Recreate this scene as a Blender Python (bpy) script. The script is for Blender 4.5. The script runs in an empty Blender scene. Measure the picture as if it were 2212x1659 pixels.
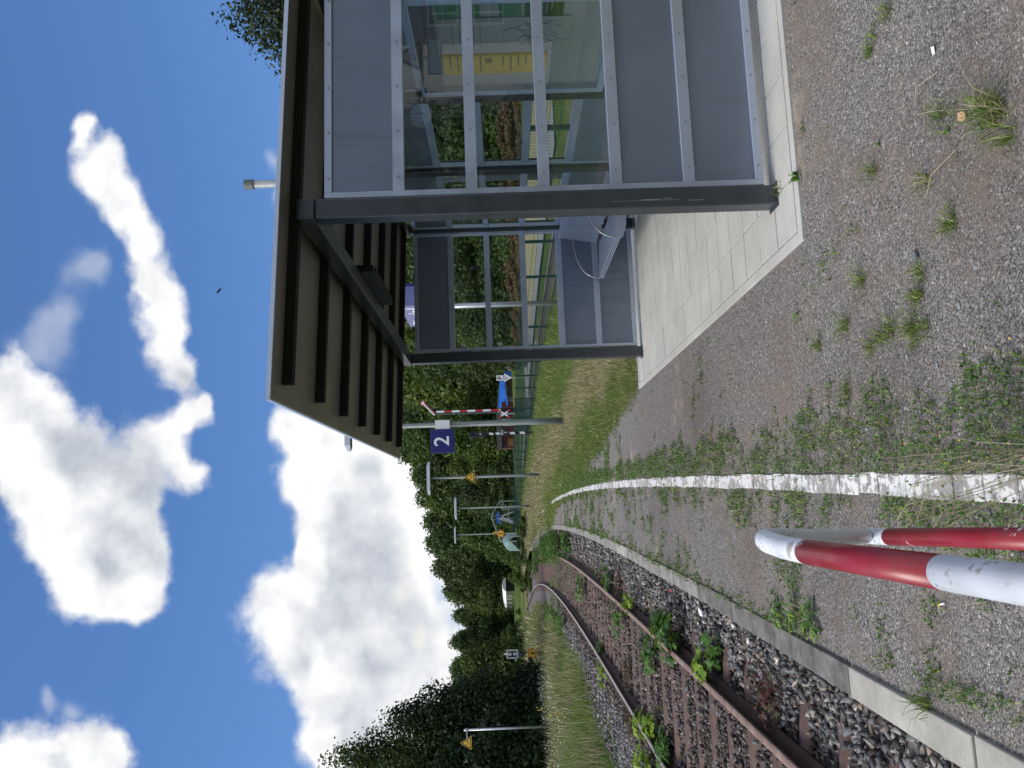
import bpy, bmesh, math, random
import numpy as np
from mathutils import Vector, Matrix

rnd = random.Random(7)
rng = np.random.default_rng(11)
scene = bpy.context.scene
COL = scene.collection
R = math.radians

# ------------------------------------------------------------------ camera
YAW, PITCH, ROLL, FPX, CAMH = 0.15392, -0.0105, -0.03427, 3145.0, 1.55
cy, sy = math.cos(YAW), math.sin(YAW)
c_f = Vector((sy * math.cos(PITCH), cy * math.cos(PITCH), math.sin(PITCH)))
c_r0 = Vector((cy, -sy, 0.0))
c_u0 = c_r0.cross(c_f)
c_r = c_r0 * math.cos(ROLL) + c_u0 * math.sin(ROLL)
c_u = -c_r0 * math.sin(ROLL) + c_u0 * math.cos(ROLL)
# the phone was held sideways: the picture's right edge is the ground side
cam_d = bpy.data.cameras.new('camera')
cam = bpy.data.objects.new('camera', cam_d)
COL.objects.link(cam)
cam.matrix_world = Matrix(((-c_u.x, c_r.x, -c_f.x, 0), (-c_u.y, c_r.y, -c_f.y, 0), (-c_u.z, c_r.z, -c_f.z, CAMH), (0, 0, 0, 1)))
cam_d.sensor_fit = 'HORIZONTAL'
cam_d.sensor_width = 36.0
cam_d.lens = FPX / 4032.0 * 36.0
cam_d.clip_start = 0.05
cam_d.clip_end = 3000
scene.camera = cam

# ------------------------------------------------------------------ sky, sun, exposure
SUN_EL, SUN_AZ = 48.0, -96.0        # azimuth from +Y towards +X: light from the left of the track
scene.view_settings.view_transform = 'Standard'
scene.view_settings.look = 'None'
scene.view_settings.exposure = 0.12
scene.view_settings.gamma = 1.0

world = bpy.data.worlds.new('World')
scene.world = world
world.use_nodes = True
wn, wl = world.node_tree.nodes, world.node_tree.links
wn.clear()


def wnode(t, **kw):
    n = wn.new(t)
    for k, v in kw.items():
        setattr(n, k, v)
    return n


def wmath(op, a, b=None, clamp=False):
    n = wnode('ShaderNodeMath', operation=op, use_clamp=clamp)
    for i, v in enumerate((a, b)):
        if v is None:
            continue
        if isinstance(v, (int, float)):
            n.inputs[i].default_value = v
        else:
            wl.new(v, n.inputs[i])
    return n.outputs[0]


def wdot(vec, v):
    n = wnode('ShaderNodeVectorMath', operation='DOT_PRODUCT')
    wl.new(vec, n.inputs[0])
    n.inputs[1].default_value = v
    return n.outputs['Value']


def wstep(x, lo, hi):
    n = wnode('ShaderNodeMapRange', interpolation_type='SMOOTHSTEP')
    wl.new(x, n.inputs[0])
    n.inputs[1].default_value = lo
    n.inputs[2].default_value = hi
    return n.outputs[0]


def wmix(f, a, b):
    n = wnode('ShaderNodeMix', data_type='RGBA')
    if isinstance(f, float):
        n.inputs[0].default_value = f
    else:
        wl.new(f, n.inputs[0])
    for i, v in ((6, a), (7, b)):
        if isinstance(v, tuple):
            n.inputs[i].default_value = v
        else:
            wl.new(v, n.inputs[i])
    return n.outputs[2]


sky = wnode('ShaderNodeTexSky', sky_type='NISHITA', sun_disc=False)
sky.sun_elevation = R(SUN_EL)
sky.sun_rotation = R(SUN_AZ)
sky.air_density = 1.0
sky.dust_density = 0.3
sky.ozone_density = 2.0
tc = wnode('ShaderNodeTexCoord')
D3 = tc.outputs['Generated']
# gnomonic coordinates of the part of the sky over the far end of the station
SKY_X, SKY_Y, SKY_F = tuple(c_r), tuple(c_u), tuple(c_f)
den = wmath('MAXIMUM', wdot(D3, SKY_F), 0.08)
px_ = wmath('DIVIDE', wdot(D3, SKY_X), den)
py_ = wmath('DIVIDE', wdot(D3, SKY_Y), den)
comb = wnode('ShaderNodeCombineXYZ')
wl.new(px_, comb.inputs[0])
wl.new(py_, comb.inputs[1])
P2 = comb.outputs[0]


def wnoise(vec, scale, detail=6.0, rough=0.6, off=(0, 0, 0), dist=0.0):
    m = wnode('ShaderNodeMapping')
    wl.new(vec, m.inputs[0])
    m.inputs['Location'].default_value = off
    n = wnode('ShaderNodeTexNoise')
    wl.new(m.outputs[0], n.inputs['Vector'])
    n.inputs['Scale'].default_value = scale
    n.inputs['Detail'].default_value = detail
    n.inputs['Roughness'].default_value = rough
    n.inputs['Distortion'].default_value = dist
    return n


warp = wnoise(P2, 7.0, 3.0, 0.55)
wv = wnode('ShaderNodeVectorMath', operation='SUBTRACT')
wl.new(warp.outputs['Color'], wv.inputs[0])
wv.inputs[1].default_value = (0.5, 0.5, 0.5)
ws = wnode('ShaderNodeVectorMath', operation='SCALE')
wl.new(wv.outputs[0], ws.inputs[0])
ws.inputs['Scale'].default_value = 0.085
wa = wnode('ShaderNodeVectorMath', operation='ADD')
wl.new(P2, wa.inputs[0])
wl.new(ws.outputs[0], wa.inputs[1])
PW = wa.outputs[0]


def puff(vec, x, y, ax, ay, rot=0.0):
    """one rounded lump of cloud: 1 at its middle, 0 at its rim"""
    m = wnode('ShaderNodeMapping', vector_type='TEXTURE')
    wl.new(vec, m.inputs[0])
    m.inputs['Location'].default_value = ((829.5 - y) / 1725, (1106 - x) / 1725, 0)
    m.inputs['Rotation'].default_value = (0, 0, R(rot))
    m.inputs['Scale'].default_value = (ay * 1.18 / 1725, ax * 1.18 / 1725, 1)
    g = wnode('ShaderNodeTexGradient', gradient_type='QUADRATIC_SPHERE')
    wl.new(m.outputs[0], g.inputs[0])
    return g.outputs['Fac']


def puffs(vec, rows):
    """lumps that melt into one another"""
    out = None
    for r in rows:
        g = puff(vec, *r)
        out = g if out is None else wmath('ADD', out, g)
    return wmath('MINIMUM', out, 1.0)


BIG = [(150, 1000, 165, 225), (240, 1120, 150, 225), (40, 900, 140, 190), (170, 1270, 110, 100), (262, 1265, 95, 105), (295, 1160, 90, 190), (60, 1030, 120, 170), (105, 1150, 125, 165), (170, 1230, 120, 130),
       (335, 960, 80, 75), (400, 1020, 80, 72), (450, 880, 58, 60), (390, 905, 62, 62)]
STREAK = [(158, 288, 46, 58), (212, 360, 84, 80), (262, 432, 88, 92), (292, 520, 70, 90), (324, 610, 70, 98), (354, 708, 74, 104), (380, 800, 66, 92)]
BANK = [(830, 1300, 330, 430), (640, 1345, 165, 165), (745, 1010, 185, 210), (860, 1000, 250, 260), (640, 930, 60, 90), (680, 1080, 90, 120), (720, 1440, 150, 140),
        (780, 1620, 160, 150), (690, 1600, 100, 95), (900, 1480, 200, 200), (660, 1200, 36, 50), (720, 1190, 70, 90)]
LEFT = [(60, 1650, 250, 125), (200, 1625, 130, 90), (250, 1650, 90, 70)]
field = puffs(PW, BIG + STREAK + BANK + LEFT)
veil = puffs(PW, [(190, 590, 90, 110), (140, 700, 80, 80), (205, 570, 45, 60), (100, 760, 120, 110), (573, 345, 30, 45), (588, 400, 20, 60), (90, 1515, 45, 60), (160, 1545, 60, 50)])
fb = wnoise(P2, 8.0, 7.0, 0.55, (3.1, 1.7, 0)).outputs['Fac']
fb2 = wnoise(P2, 26.0, 6.0, 0.55, (1.3, 8.7, 0)).outputs['Fac']
edge = wmath('ADD', wmath('MULTIPLY', wmath('SUBTRACT', fb, 0.5), 1.1), wmath('MULTIPLY', wmath('SUBTRACT', fb2, 0.5), 0.62))
has = wstep(field, 0.0, 0.22)
dens = wmath('MULTIPLY', wstep(wmath('ADD', wmath('ADD', field, edge), -0.10), 0.0, 0.44), has)
wisp = wmath('MULTIPLY', wmath('MULTIPLY', wstep(wmath('ADD', veil, wmath('MULTIPLY', edge, 1.3)), 0.05, 1.0), wstep(veil, 0.0, 0.5)), 0.30)
dens = wmath('MAXIMUM', dens, wisp)
# thick parts of a cloud are grey underneath, rims are white
grey = puffs(PW, [(270, 1020, 110, 230), (170, 980, 130, 170), (330, 1130, 80, 170), (385, 830, 70, 80), (425, 950, 55, 70), (230, 1180, 90, 120),
                  (650, 1380, 60, 110), (800, 1200, 140, 250), (860, 1420, 150, 180), (800, 1000, 60, 60), (740, 1250, 50, 180), (720, 1330, 90, 90), (120, 1655, 100, 60), (760, 1560, 100, 120)])
relief_a = wnoise(P2, 13.0, 6.0, 0.52, (0.0, 0.0, 0)).outputs['Fac']
relief_b = wnoise(P2, 13.0, 6.0, 0.52, (0.022, -0.016, 0)).outputs['Fac']
relief = wmath('MULTIPLY', wmath('SUBTRACT', relief_a, relief_b), 6.2)
shade = wmath('SUBTRACT', wmath('ADD', wmath('SUBTRACT', 0.97, wmath('MULTIPLY', wstep(wmath('ADD', grey, wmath('MULTIPLY', edge, 0.40)), 0.0, 0.75), 0.70)), wmath('MULTIPLY', relief, 0.32)), 0.0, clamp=True)
cloud_col = wmix(shade, (4.8, 5.2, 5.9, 1), (9.5, 9.5, 9.5, 1))
warmth = puffs(PW, [(905, 1390, 40, 90), (890, 1200, 30, 80), (870, 1290, 40, 60)])
cloud_col = wmix(wmath('MULTIPLY', wstep(wmath('ADD', warmth, edge), 0.25, 0.8), 0.25), cloud_col, (11.5, 10.6, 8.6, 1))
# elsewhere in the sky: scattered broken cloud
sep = wnode('ShaderNodeSeparateXYZ')
wl.new(D3, sep.inputs[0])
gen_d = wstep(wnoise(D3, 2.6, 8.0, 0.6, (5, 2, 1)).outputs['Fac'], 0.40, 0.56)
gen_c = wmix(wnoise(D3, 5.0, 5.0, 0.6, (2, 2, 7)).outputs['Fac'], (9.6, 10.6, 12.6, 1), (12.6, 13.2, 14.2, 1))
ahead = wstep(wdot(D3, SKY_F), 0.28, 0.42)
skytint = wnode('ShaderNodeMix', data_type='RGBA', blend_type='MULTIPLY')
skytint.inputs[0].default_value = 1.0
wl.new(sky.outputs[0], skytint.inputs[6])
skytint.inputs[7].default_value = (0.66, 0.87, 1.22, 1)
d_all = wmath('ADD', wmath('MULTIPLY', dens, ahead), wmath('MULTIPLY', gen_d, wmath('SUBTRACT', 1.0, ahead)))
c_all = wmix(ahead, gen_c, cloud_col)
up = wstep(sep.outputs[2], -0.02, 0.02)
clear = wmix(wmath('MULTIPLY', ahead, 0.38), skytint.outputs[2], (0.98, 2.40, 5.55, 1))
sky_all = wmix(wmath('MULTIPLY', d_all, up), clear, c_all)
bg = wnode('ShaderNodeBackground')
bg.inputs['Strength'].default_value = 0.1
wl.new(sky_all, bg.inputs['Color'])
wo = wnode('ShaderNodeOutputWorld')
wl.new(bg.outputs[0], wo.inputs['Surface'])
world.cycles.sampling_method = 'MANUAL'
world.cycles.sample_map_resolution = 1024

sun_d = bpy.data.lights.new('sun', 'SUN')
sun_d.energy = 3.6
sun_d.angle = R(26)                  # the sun is behind thin cloud
sun_d.color = (1.0, 0.93, 0.83)
sun = bpy.data.objects.new('sun', sun_d)
COL.objects.link(sun)
_d = Vector((math.sin(R(SUN_AZ)) * math.cos(R(SUN_EL)), math.cos(R(SUN_AZ)) * math.cos(R(SUN_EL)), math.sin(R(SUN_EL))))
sun.rotation_euler = (-_d).to_track_quat('-Z', 'Y').to_euler()

# ------------------------------------------------------------------ helpers
ORG = {}


def tag(o, label=None, cat=None, group=None, kind=None):
    if label:
        o['label'] = label
    if cat:
        o['category'] = cat
    if group:
        o['group'] = group
    if kind:
        o['kind'] = kind
    return o


def empty(name, loc, label, cat, group=None):
    o = bpy.data.objects.new(name, None)
    COL.objects.link(o)
    o.location = loc
    o.empty_display_size = 0.2
    ORG[o] = Vector(loc)
    return tag(o, label, cat, group)


def copy_tree(o, parent=None):
    c = o.copy()
    COL.objects.link(c)
    if parent is not None:
        c.parent = parent
    for ch in o.children:
        copy_tree(ch, c)
    return c


class MB:
    """collects shapes and links them as ONE mesh object"""

    def __init__(self):
        self.v, self.f, self.m = [], [], []

    def face(self, pts, m=0):
        i = len(self.v)
        self.v += [tuple(p) for p in pts]
        self.f.append(tuple(range(i, i + len(pts))))
        self.m.append(m)
        return self

    def box(self, x0, x1, y0, y1, z0, z1, m=0):
        return self.hexa([(x0, y0, z0), (x1, y0, z0), (x1, y1, z0), (x0, y1, z0), (x0, y0, z1), (x1, y0, z1), (x1, y1, z1), (x0, y1, z1)], m)

    def hexa(self, p, m=0):
        i = len(self.v)
        self.v += [tuple(q) for q in p]
        for f in ((0, 3, 2, 1), (4, 5, 6, 7), (0, 1, 5, 4), (1, 2, 6, 5), (2, 3, 7, 6), (3, 0, 4, 7)):
            self.f.append(tuple(i + k for k in f))
            self.m.append(m)
        return self

    def bar(self, a, b, w, h, m=0, up=(0, 0, 1)):
        a, b = Vector(a), Vector(b)
        d = (b - a).normalized()
        u = Vector(up)
        s = d.cross(u)
        if s.length < 1e-4:
            s = d.cross(Vector((1, 0, 0)))
        s.normalize()
        t = s.cross(d)
        s *= w / 2
        t *= h / 2
        return self.hexa([a - s - t, a + s - t, b + s - t, b - s - t, a - s + t, a + s + t, b + s + t, b - s + t], m)

    def tube(self, pts, r, n=10, m=0, caps=True, mats=None):
        pts = [Vector(p) for p in pts]
        rs = r if isinstance(r, (list, tuple)) else [r] * len(pts)
        i0 = len(self.v)
        ref = None
        for k, p in enumerate(pts):
            d = (pts[min(k + 1, len(pts) - 1)] - pts[max(k - 1, 0)]).normalized()
            if ref is None:
                ref = Vector((0, 0, 1)) if abs(d.z) < 0.9 else Vector((1, 0, 0))
            a = d.cross(ref)
            if a.length < 1e-5:
                a = d.cross(Vector((0, 1, 0)))
            a.normalize()
            b = a.cross(d).normalized()
            ref = b
            for j in range(n):
                t = 2 * math.pi * j / n
                self.v.append(tuple(p + (a * math.cos(t) + b * math.sin(t)) * rs[k]))
        for k in range(len(pts) - 1):
            for j in range(n):
                q = (j + 1) % n
                self.f.append((i0 + k * n + j, i0 + k * n + q, i0 + (k + 1) * n + q, i0 + (k + 1) * n + j))
                self.m.append(mats[k] if mats else m)
        if caps:
            self.f.append(tuple(i0 + j for j in reversed(range(n))))
            self.m.append(mats[0] if mats else m)
            self.f.append(tuple(i0 + (len(pts) - 1) * n + j for j in range(n)))
            self.m.append(mats[-1] if mats else m)
        return self

    def prism(self, poly, off, m=0, mside=None):
        """flat polygon (3D points) pushed along off"""
        n = len(poly)
        i = len(self.v)
        off = Vector(off)
        self.v += [tuple(Vector(p)) for p in poly] + [tuple(Vector(p) + off) for p in poly]
        self.f.append(tuple(i + k for k in range(n)))
        self.m.append(m)
        self.f.append(tuple(i + n + k for k in reversed(range(n))))
        self.m.append(m)
        for k in range(n):
            q = (k + 1) % n
            self.f.append((i + k, i + n + k, i + n + q, i + q))
            self.m.append(m if mside is None else mside)
        return self

    def build(self, name, mats, parent=None, bevel=0.0, smooth=False, seg=2):
        if not isinstance(mats, (list, tuple)):
            mats = [mats]
        root = parent
        while root is not None and root.parent is not None:
            root = root.parent
        og = ORG.get(root, Vector((0, 0, 0)))
        me = bpy.data.meshes.new(name)
        me.from_pydata([(a - og.x, b - og.y, c - og.z) for a, b, c in self.v], [], self.f)
        for mt in mats:
            me.materials.append(mt)
        me.polygons.foreach_set('material_index', self.m)
        bm = bmesh.new()
        bm.from_mesh(me)
        bmesh.ops.recalc_face_normals(bm, faces=bm.faces)
        bm.to_mesh(me)
        bm.free()
        if smooth:
            me.polygons.foreach_set('use_smooth', [len(p.vertices) <= 4 for p in me.polygons])
        me.update()
        o = bpy.data.objects.new(name, me)
        COL.objects.link(o)
        if parent is not None:
            o.parent = parent
        if bevel > 0:
            b = o.modifiers.new('bevel', 'BEVEL')
            b.width = bevel
            b.segments = seg
            b.limit_method = 'ANGLE'
        return o


def np_mesh(name, verts, faces, mats, mat_idx=None, parent=None, smooth=False):
    """verts (N,3), faces (M,k) arrays -> one mesh object, quickly"""
    me = bpy.data.meshes.new(name)
    verts = np.ascontiguousarray(verts, dtype=np.float32)
    faces = np.ascontiguousarray(faces, dtype=np.int32)
    m, k = faces.shape
    me.vertices.add(len(verts))
    me.vertices.foreach_set('co', verts.ravel())
    me.loops.add(m * k)
    me.loops.foreach_set('vertex_index', faces.ravel())
    me.polygons.add(m)
    me.polygons.foreach_set('loop_start', np.arange(0, m * k, k, dtype=np.int32))
    if mat_idx is not None:
        me.polygons.foreach_set('material_index', np.ascontiguousarray(mat_idx, dtype=np.int32))
    if smooth:
        me.polygons.foreach_set('use_smooth', np.ones(m, dtype=bool))
    for mt in (mats if isinstance(mats, (list, tuple)) else [mats]):
        me.materials.append(mt)
    me.update(calc_edges=True)
    o = bpy.data.objects.new(name, me)
    COL.objects.link(o)
    if parent is not None:
        o.parent = parent
    return o


FACE_CAM = Matrix(((1, 0, 0), (0, 0, -1), (0, 1, 0)))        # reads left to right along +X, faces -Y
FACE_TRACK = Matrix(((0, 0, -1), (-1, 0, 0), (0, 1, 0)))     # reads along -Y, faces -X


def text(name, s, size, loc, rot, mat, parent=None, sx=1.0, bold=0.0, align='CENTER', ext=0.0015):
    cu = bpy.data.curves.new(name, 'FONT')
    cu.body = s
    cu.size = size
    cu.align_x = align
    cu.align_y = 'CENTER'
    cu.extrude = ext
    cu.offset = bold
    tmp = bpy.data.objects.new('tmp', cu)
    COL.objects.link(tmp)
    dg = bpy.context.evaluated_depsgraph_get()
    me = bpy.data.meshes.new_from_object(tmp.evaluated_get(dg))
    bpy.data.objects.remove(tmp)
    root = parent
    while root is not None and root.parent is not None:
        root = root.parent
    og = ORG.get(root, Vector((0, 0, 0)))
    for v in me.vertices:
        v.co = rot @ Vector((v.co.x * sx, v.co.y, v.co.z)) + Vector(loc) - og
    me.materials.clear()
    me.materials.append(mat)
    me.name = name
    o = bpy.data.objects.new(name, me)
    COL.objects.link(o)
    if parent is not None:
        o.parent = parent
    return o


# ------------------------------------------------------------------ materials
def newmat(name):
    m = bpy.data.materials.new(name)
    m.use_nodes = True
    nt = m.node_tree
    b = nt.nodes['Principled BSDF']
    return m, nt, b


def N(nt, t, **kw):
    n = nt.nodes.new(t)
    for k, v in kw.items():
        setattr(n, k, v)
    return n


def noise(nt, vec, scale, detail=4, rough=0.55):
    n = N(nt, 'ShaderNodeTexNoise')
    n.inputs['Scale'].default_value = scale
    n.inputs['Detail'].default_value = detail
    n.inputs['Roughness'].default_value = rough
    if vec is not None:
        nt.links.new(vec, n.inputs['Vector'])
    return n


def ramp(nt, fac, stops):
    n = N(nt, 'ShaderNodeValToRGB')
    cr = n.color_ramp
    while len(cr.elements) < len(stops):
        cr.elements.new(0.5)
    for e, (p, c) in zip(cr.elements, stops):
        e.position = p
        e.color = (*c, 1) if len(c) == 3 else c
    nt.links.new(fac, n.inputs[0])
    return n.outputs[0]


def mixc(nt, f, a, b, blend='MIX'):
    n = N(nt, 'ShaderNodeMix', data_type='RGBA', blend_type=blend)
    for i, v in ((0, f), (6, a), (7, b)):
        if isinstance(v, tuple):
            n.inputs[i].default_value = (*v, 1) if len(v) == 3 else v
        elif isinstance(v, (int, float)):
            n.inputs[i].default_value = v
        else:
            nt.links.new(v, n.inputs[i])
    return n.outputs[2]


def mth(nt, op, a, b=0.0, clamp=False):
    n = N(nt, 'ShaderNodeMath', operation=op, use_clamp=clamp)
    for i, v in enumerate((a, b)):
        if isinstance(v, (int, float)):
            n.inputs[i].default_value = v
        else:
            nt.links.new(v, n.inputs[i])
    return n.outputs[0]


def sstep(nt, x, lo, hi):
    n = N(nt, 'ShaderNodeMapRange', interpolation_type='SMOOTHSTEP')
    nt.links.new(x, n.inputs[0])
    n.inputs[1].default_value = lo
    n.inputs[2].default_value = hi
    return n.outputs[0]


def bump(nt, b, h, strength=0.3, dist=0.01):
    n = N(nt, 'ShaderNodeBump')
    n.inputs['Strength'].default_value = strength
    n.inputs['Distance'].default_value = dist
    nt.links.new(h, n.inputs['Height'])
    nt.links.new(n.outputs[0], b.inputs['Normal'])


def paint(name, col, rough=0.45, metal=0.0, var=0.12, scale=6.0, dirt=0.0, spec=0.5):
    """painted or coated surface with slight unevenness and a little dust"""
    m, nt, b = newmat(name)
    co = N(nt, 'ShaderNodeTexCoord').outputs['Object']
    nz = noise(nt, co, scale, 5, 0.6).outputs['Fac']
    lo = tuple(c * (1 - var) for c in col)
    hi = tuple(min(1, c * (1 + var)) for c in col)
    c = ramp(nt, nz, [(0.3, lo), (0.7, hi)])
    if dirt:
        nz2 = noise(nt, co, scale * 4.7, 8, 0.7).outputs['Fac']
        c = mixc(nt, mth(nt, 'MULTIPLY', sstep(nt, nz2, 0.52, 0.75), dirt), c, (0.12, 0.11, 0.095))
    nt.links.new(c, b.inputs['Base Color'])
    nt.links.new(ramp(nt, noise(nt, co, scale * 2.3, 4).outputs['Fac'], [(0.3, (rough * 0.8,) * 3), (0.7, (min(1, rough * 1.2),) * 3)]), b.inputs['Roughness'])
    b.inputs['Metallic'].default_value = metal
    b.inputs['Specular IOR Level'].default_value = spec
    return m


M = {}
M['steel'] = paint('dark_grey_steel_paint', (0.088, 0.096, 0.105), 0.34, 0.65, 0.10, 5, 0.15)
M['alu'] = paint('light_grey_aluminium', (0.52, 0.585, 0.70), 0.38, 0.70, 0.04, 3, 0.10)
M['sheet'] = paint('grey_panel_sheet', (0.195, 0.222, 0.262), 0.38, 0.70, 0.04, 2, 0.08)
M['soffit'] = paint('olive_brown_roof_sheet', (0.165, 0.160, 0.140), 0.36, 0.0, 0.12, 1.5, 0.0)
M['galv'] = paint('galvanised_steel', (0.36, 0.38, 0.40), 0.42, 0.6, 0.15, 12)
M['lamp_post'] = paint('grey_green_post_paint', (0.125, 0.148, 0.136), 0.5, 0.1, 0.1, 6, 0.2)
M['black'] = paint('black_paint', (0.012, 0.012, 0.013), 0.5)
M['darkgrey'] = paint('black_brown_steel', (0.020, 0.019, 0.018), 0.8, spec=0.2)
M['white'] = paint('white_sign_paint', (0.72, 0.73, 0.74), 0.4, 0, 0.04, 5, 0.06)
M['whitetext'] = paint('white_lettering', (0.78, 0.79, 0.80), 0.5, 0, 0.02)
M['blue'] = paint('dark_blue_sign', (0.012, 0.018, 0.135), 0.35, 0, 0.05)
M['lilac'] = paint('sky_tinted_blue_sign', (0.15, 0.15, 0.32), 0.35, 0, 0.05)  # sky reflection on the blue name panel is put into its base colour
M['red'] = paint('red_paint', (0.42, 0.018, 0.022), 0.4, 0, 0.1)
M['yellow'] = paint('yellow_sign_paint', (0.80, 0.50, 0.045), 0.45, 0, 0.05)
M['orange'] = paint('orange_red_sign_paint', (0.55, 0.12, 0.02), 0.45, 0, 0.05)
M['green'] = paint('dark_green_fence_paint', (0.008, 0.043, 0.032), 0.5, 0, 0.1)
M['bluesheet'] = paint('blue_corrugated_sheet', (0.012, 0.10, 0.42), 0.45, 0.0, 0.12, 3, 0.15)
M['redbrown'] = paint('red_brown_boards', (0.065, 0.022, 0.017), 0.8, 0, 0.2)
M['wood'] = paint('weathered_wood', (0.13, 0.085, 0.055), 0.8, 0, 0.25, 9)
M['greywood'] = paint('grey_boards', (0.20, 0.18, 0.18), 0.8, 0, 0.2, 5)
M['olive'] = paint('olive_green_paint', (0.075, 0.098, 0.050), 0.55, 0, 0.15, 4)
M['tarp'] = paint('pale_roof_canvas', (0.60, 0.62, 0.66), 0.6, 0, 0.08, 4, 0.1)
M['tent'] = paint('pale_turquoise_fabric', (0.25, 0.38, 0.36), 0.7, 0, 0.08, 3)
M['paper_y'] = paint('yellow_timetable_paper', (0.70, 0.48, 0.03), 0.7, 0, 0.03)
M['paper_w'] = paint('white_poster_paper', (0.40, 0.41, 0.40), 0.7, 0, 0.04)
M['paper_g'] = paint('green_poster_paper', (0.10, 0.26, 0.13), 0.7, 0, 0.06)
M['paper_dg'] = paint('dark_green_poster_paper', (0.012, 0.085, 0.02), 0.7, 0, 0.06)
M['paper_grey'] = paint('grey_print', (0.22, 0.24, 0.23), 0.7, 0, 0.2, 30)
M['board_blue'] = paint('grey_blue_header', (0.10, 0.115, 0.135), 0.5, 0, 0.04)
M['render'] = paint('white_house_render', (0.33, 0.33, 0.31), 0.85, 0, 0.08, 2, 0.1)
M['dgreen_paint'] = paint('dark_window_glass', (0.03, 0.035, 0.035), 0.15)


def glass_mat(name='shelter_glass', k=1.5, cap=0.08, tint=(0.92, 0.95, 0.94, 1)):
    m, nt, b = newmat(name)
    nt.nodes.remove(b)
    tr = N(nt, 'ShaderNodeBsdfTransparent')
    tr.inputs[0].default_value = tint
    gl = N(nt, 'ShaderNodeBsdfGlossy')
    gl.inputs['Roughness'].default_value = 0.01
    gl.inputs[0].default_value = (1, 1, 1, 1)
    fr = N(nt, 'ShaderNodeFresnel')
    fr.inputs[0].default_value = 1.52
    mx = N(nt, 'ShaderNodeMixShader')
    nt.links.new(mth(nt, 'MINIMUM', mth(nt, 'MULTIPLY', fr.outputs[0], k), cap), mx.inputs[0])
    nt.links.new(tr.outputs[0], mx.inputs[1])
    nt.links.new(gl.outputs[0], mx.inputs[2])
    nt.links.new(mx.outputs[0], nt.nodes['Material Output'].inputs['Surface'])
    return m


M['glass'] = glass_mat()
M['glass_near'] = glass_mat('reflective_shelter_glass', 3.0, 0.14, (0.78, 0.83, 0.82, 1))


def streaked_sheet():
    m, nt, b = newmat('grey_panel_sheet')
    co = N(nt, 'ShaderNodeTexCoord').outputs['Object']
    mp_ = N(nt, 'ShaderNodeMapping')
    mp_.inputs['Scale'].default_value = (9, 9, 0.7)
    nt.links.new(co, mp_.inputs[0])
    st_ = noise(nt, mp_.outputs[0], 1.6, 6, 0.6).outputs['Fac']
    cl = noise(nt, co, 2.2, 5, 0.6).outputs['Fac']
    c = ramp(nt, cl, [(0.3, (0.210, 0.255, 0.320)), (0.7, (0.240, 0.285, 0.350))])
    c = mixc(nt, mth(nt, 'MULTIPLY', sstep(nt, st_, 0.52, 0.72), 0.28), c, (0.14, 0.14, 0.135))
    nt.links.new(c, b.inputs['Base Color'])
    nt.links.new(ramp(nt, mth(nt, 'ADD', mth(nt, 'MULTIPLY', cl, 0.6), mth(nt, 'MULTIPLY', st_, 0.4)), [(0.3, (0.30,) * 3), (0.7, (0.50,) * 3)]), b.inputs['Roughness'])
    b.inputs['Metallic'].default_value = 0.62
    bump(nt, b, cl, 0.06, 0.02)
    return m


M['sheet'] = streaked_sheet()


def concrete(name, col, var=0.12, scale=2.0, speck=0.5, joints=None):
    m, nt, b = newmat(name)
    co = N(nt, 'ShaderNodeTexCoord').outputs['Object']
    big = noise(nt, co, scale, 8, 0.68).outputs['Fac']
    c = ramp(nt, big, [(0.36, tuple(x * (1 - var) for x in col)), (0.66, tuple(x * (1 + var) for x in col))])
    fine = noise(nt, co, 90, 3, 0.6).outputs['Fac']
    c = mixc(nt, 0.25, c, ramp(nt, fine, [(0.3, tuple(x * 0.6 for x in col)), (0.7, tuple(min(1, x * 1.35) for x in col))]))
    vo = N(nt, 'ShaderNodeTexVoronoi')
    vo.inputs['Scale'].default_value = 16
    nt.links.new(co, vo.inputs['Vector'])
    sp = mth(nt, 'LESS_THAN', vo.outputs['Distance'], 0.055)
    pick = mth(nt, 'GREATER_THAN', N_sep(nt, vo.outputs['Color']), 0.62)
    c = mixc(nt, mth(nt, 'MULTIPLY', mth(nt, 'MULTIPLY', sp, pick), speck), c, (0.06, 0.055, 0.05))
    nt.links.new(c, b.inputs['Base Color'])
    b.inputs['Roughness'].default_value = 0.85
    b.inputs['Specular IOR Level'].default_value = 0.25
    bump(nt, b, fine, 0.25, 0.004)
    return m, nt, b, c, co


def N_sep(nt, colsock, i=0):
    n = N(nt, 'ShaderNodeSeparateColor')
    nt.links.new(colsock, n.inputs[0])
    return n.outputs[i]


M['slab'] = concrete('pale_concrete_flags', (0.40, 0.40, 0.375), 0.17, 1.4)[0]
M['kerb_light'] = concrete('pale_concrete_edge', (0.33, 0.315, 0.28), 0.28, 4, 0.9)[0]
M['kerb_dark'] = concrete('weathered_grey_edge', (0.145, 0.138, 0.128), 0.6, 6, 0.6)[0]
M['kerb_mid'] = concrete('grey_edge_stone', (0.22, 0.21, 0.19), 0.45, 6, 0.5)[0]


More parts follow.
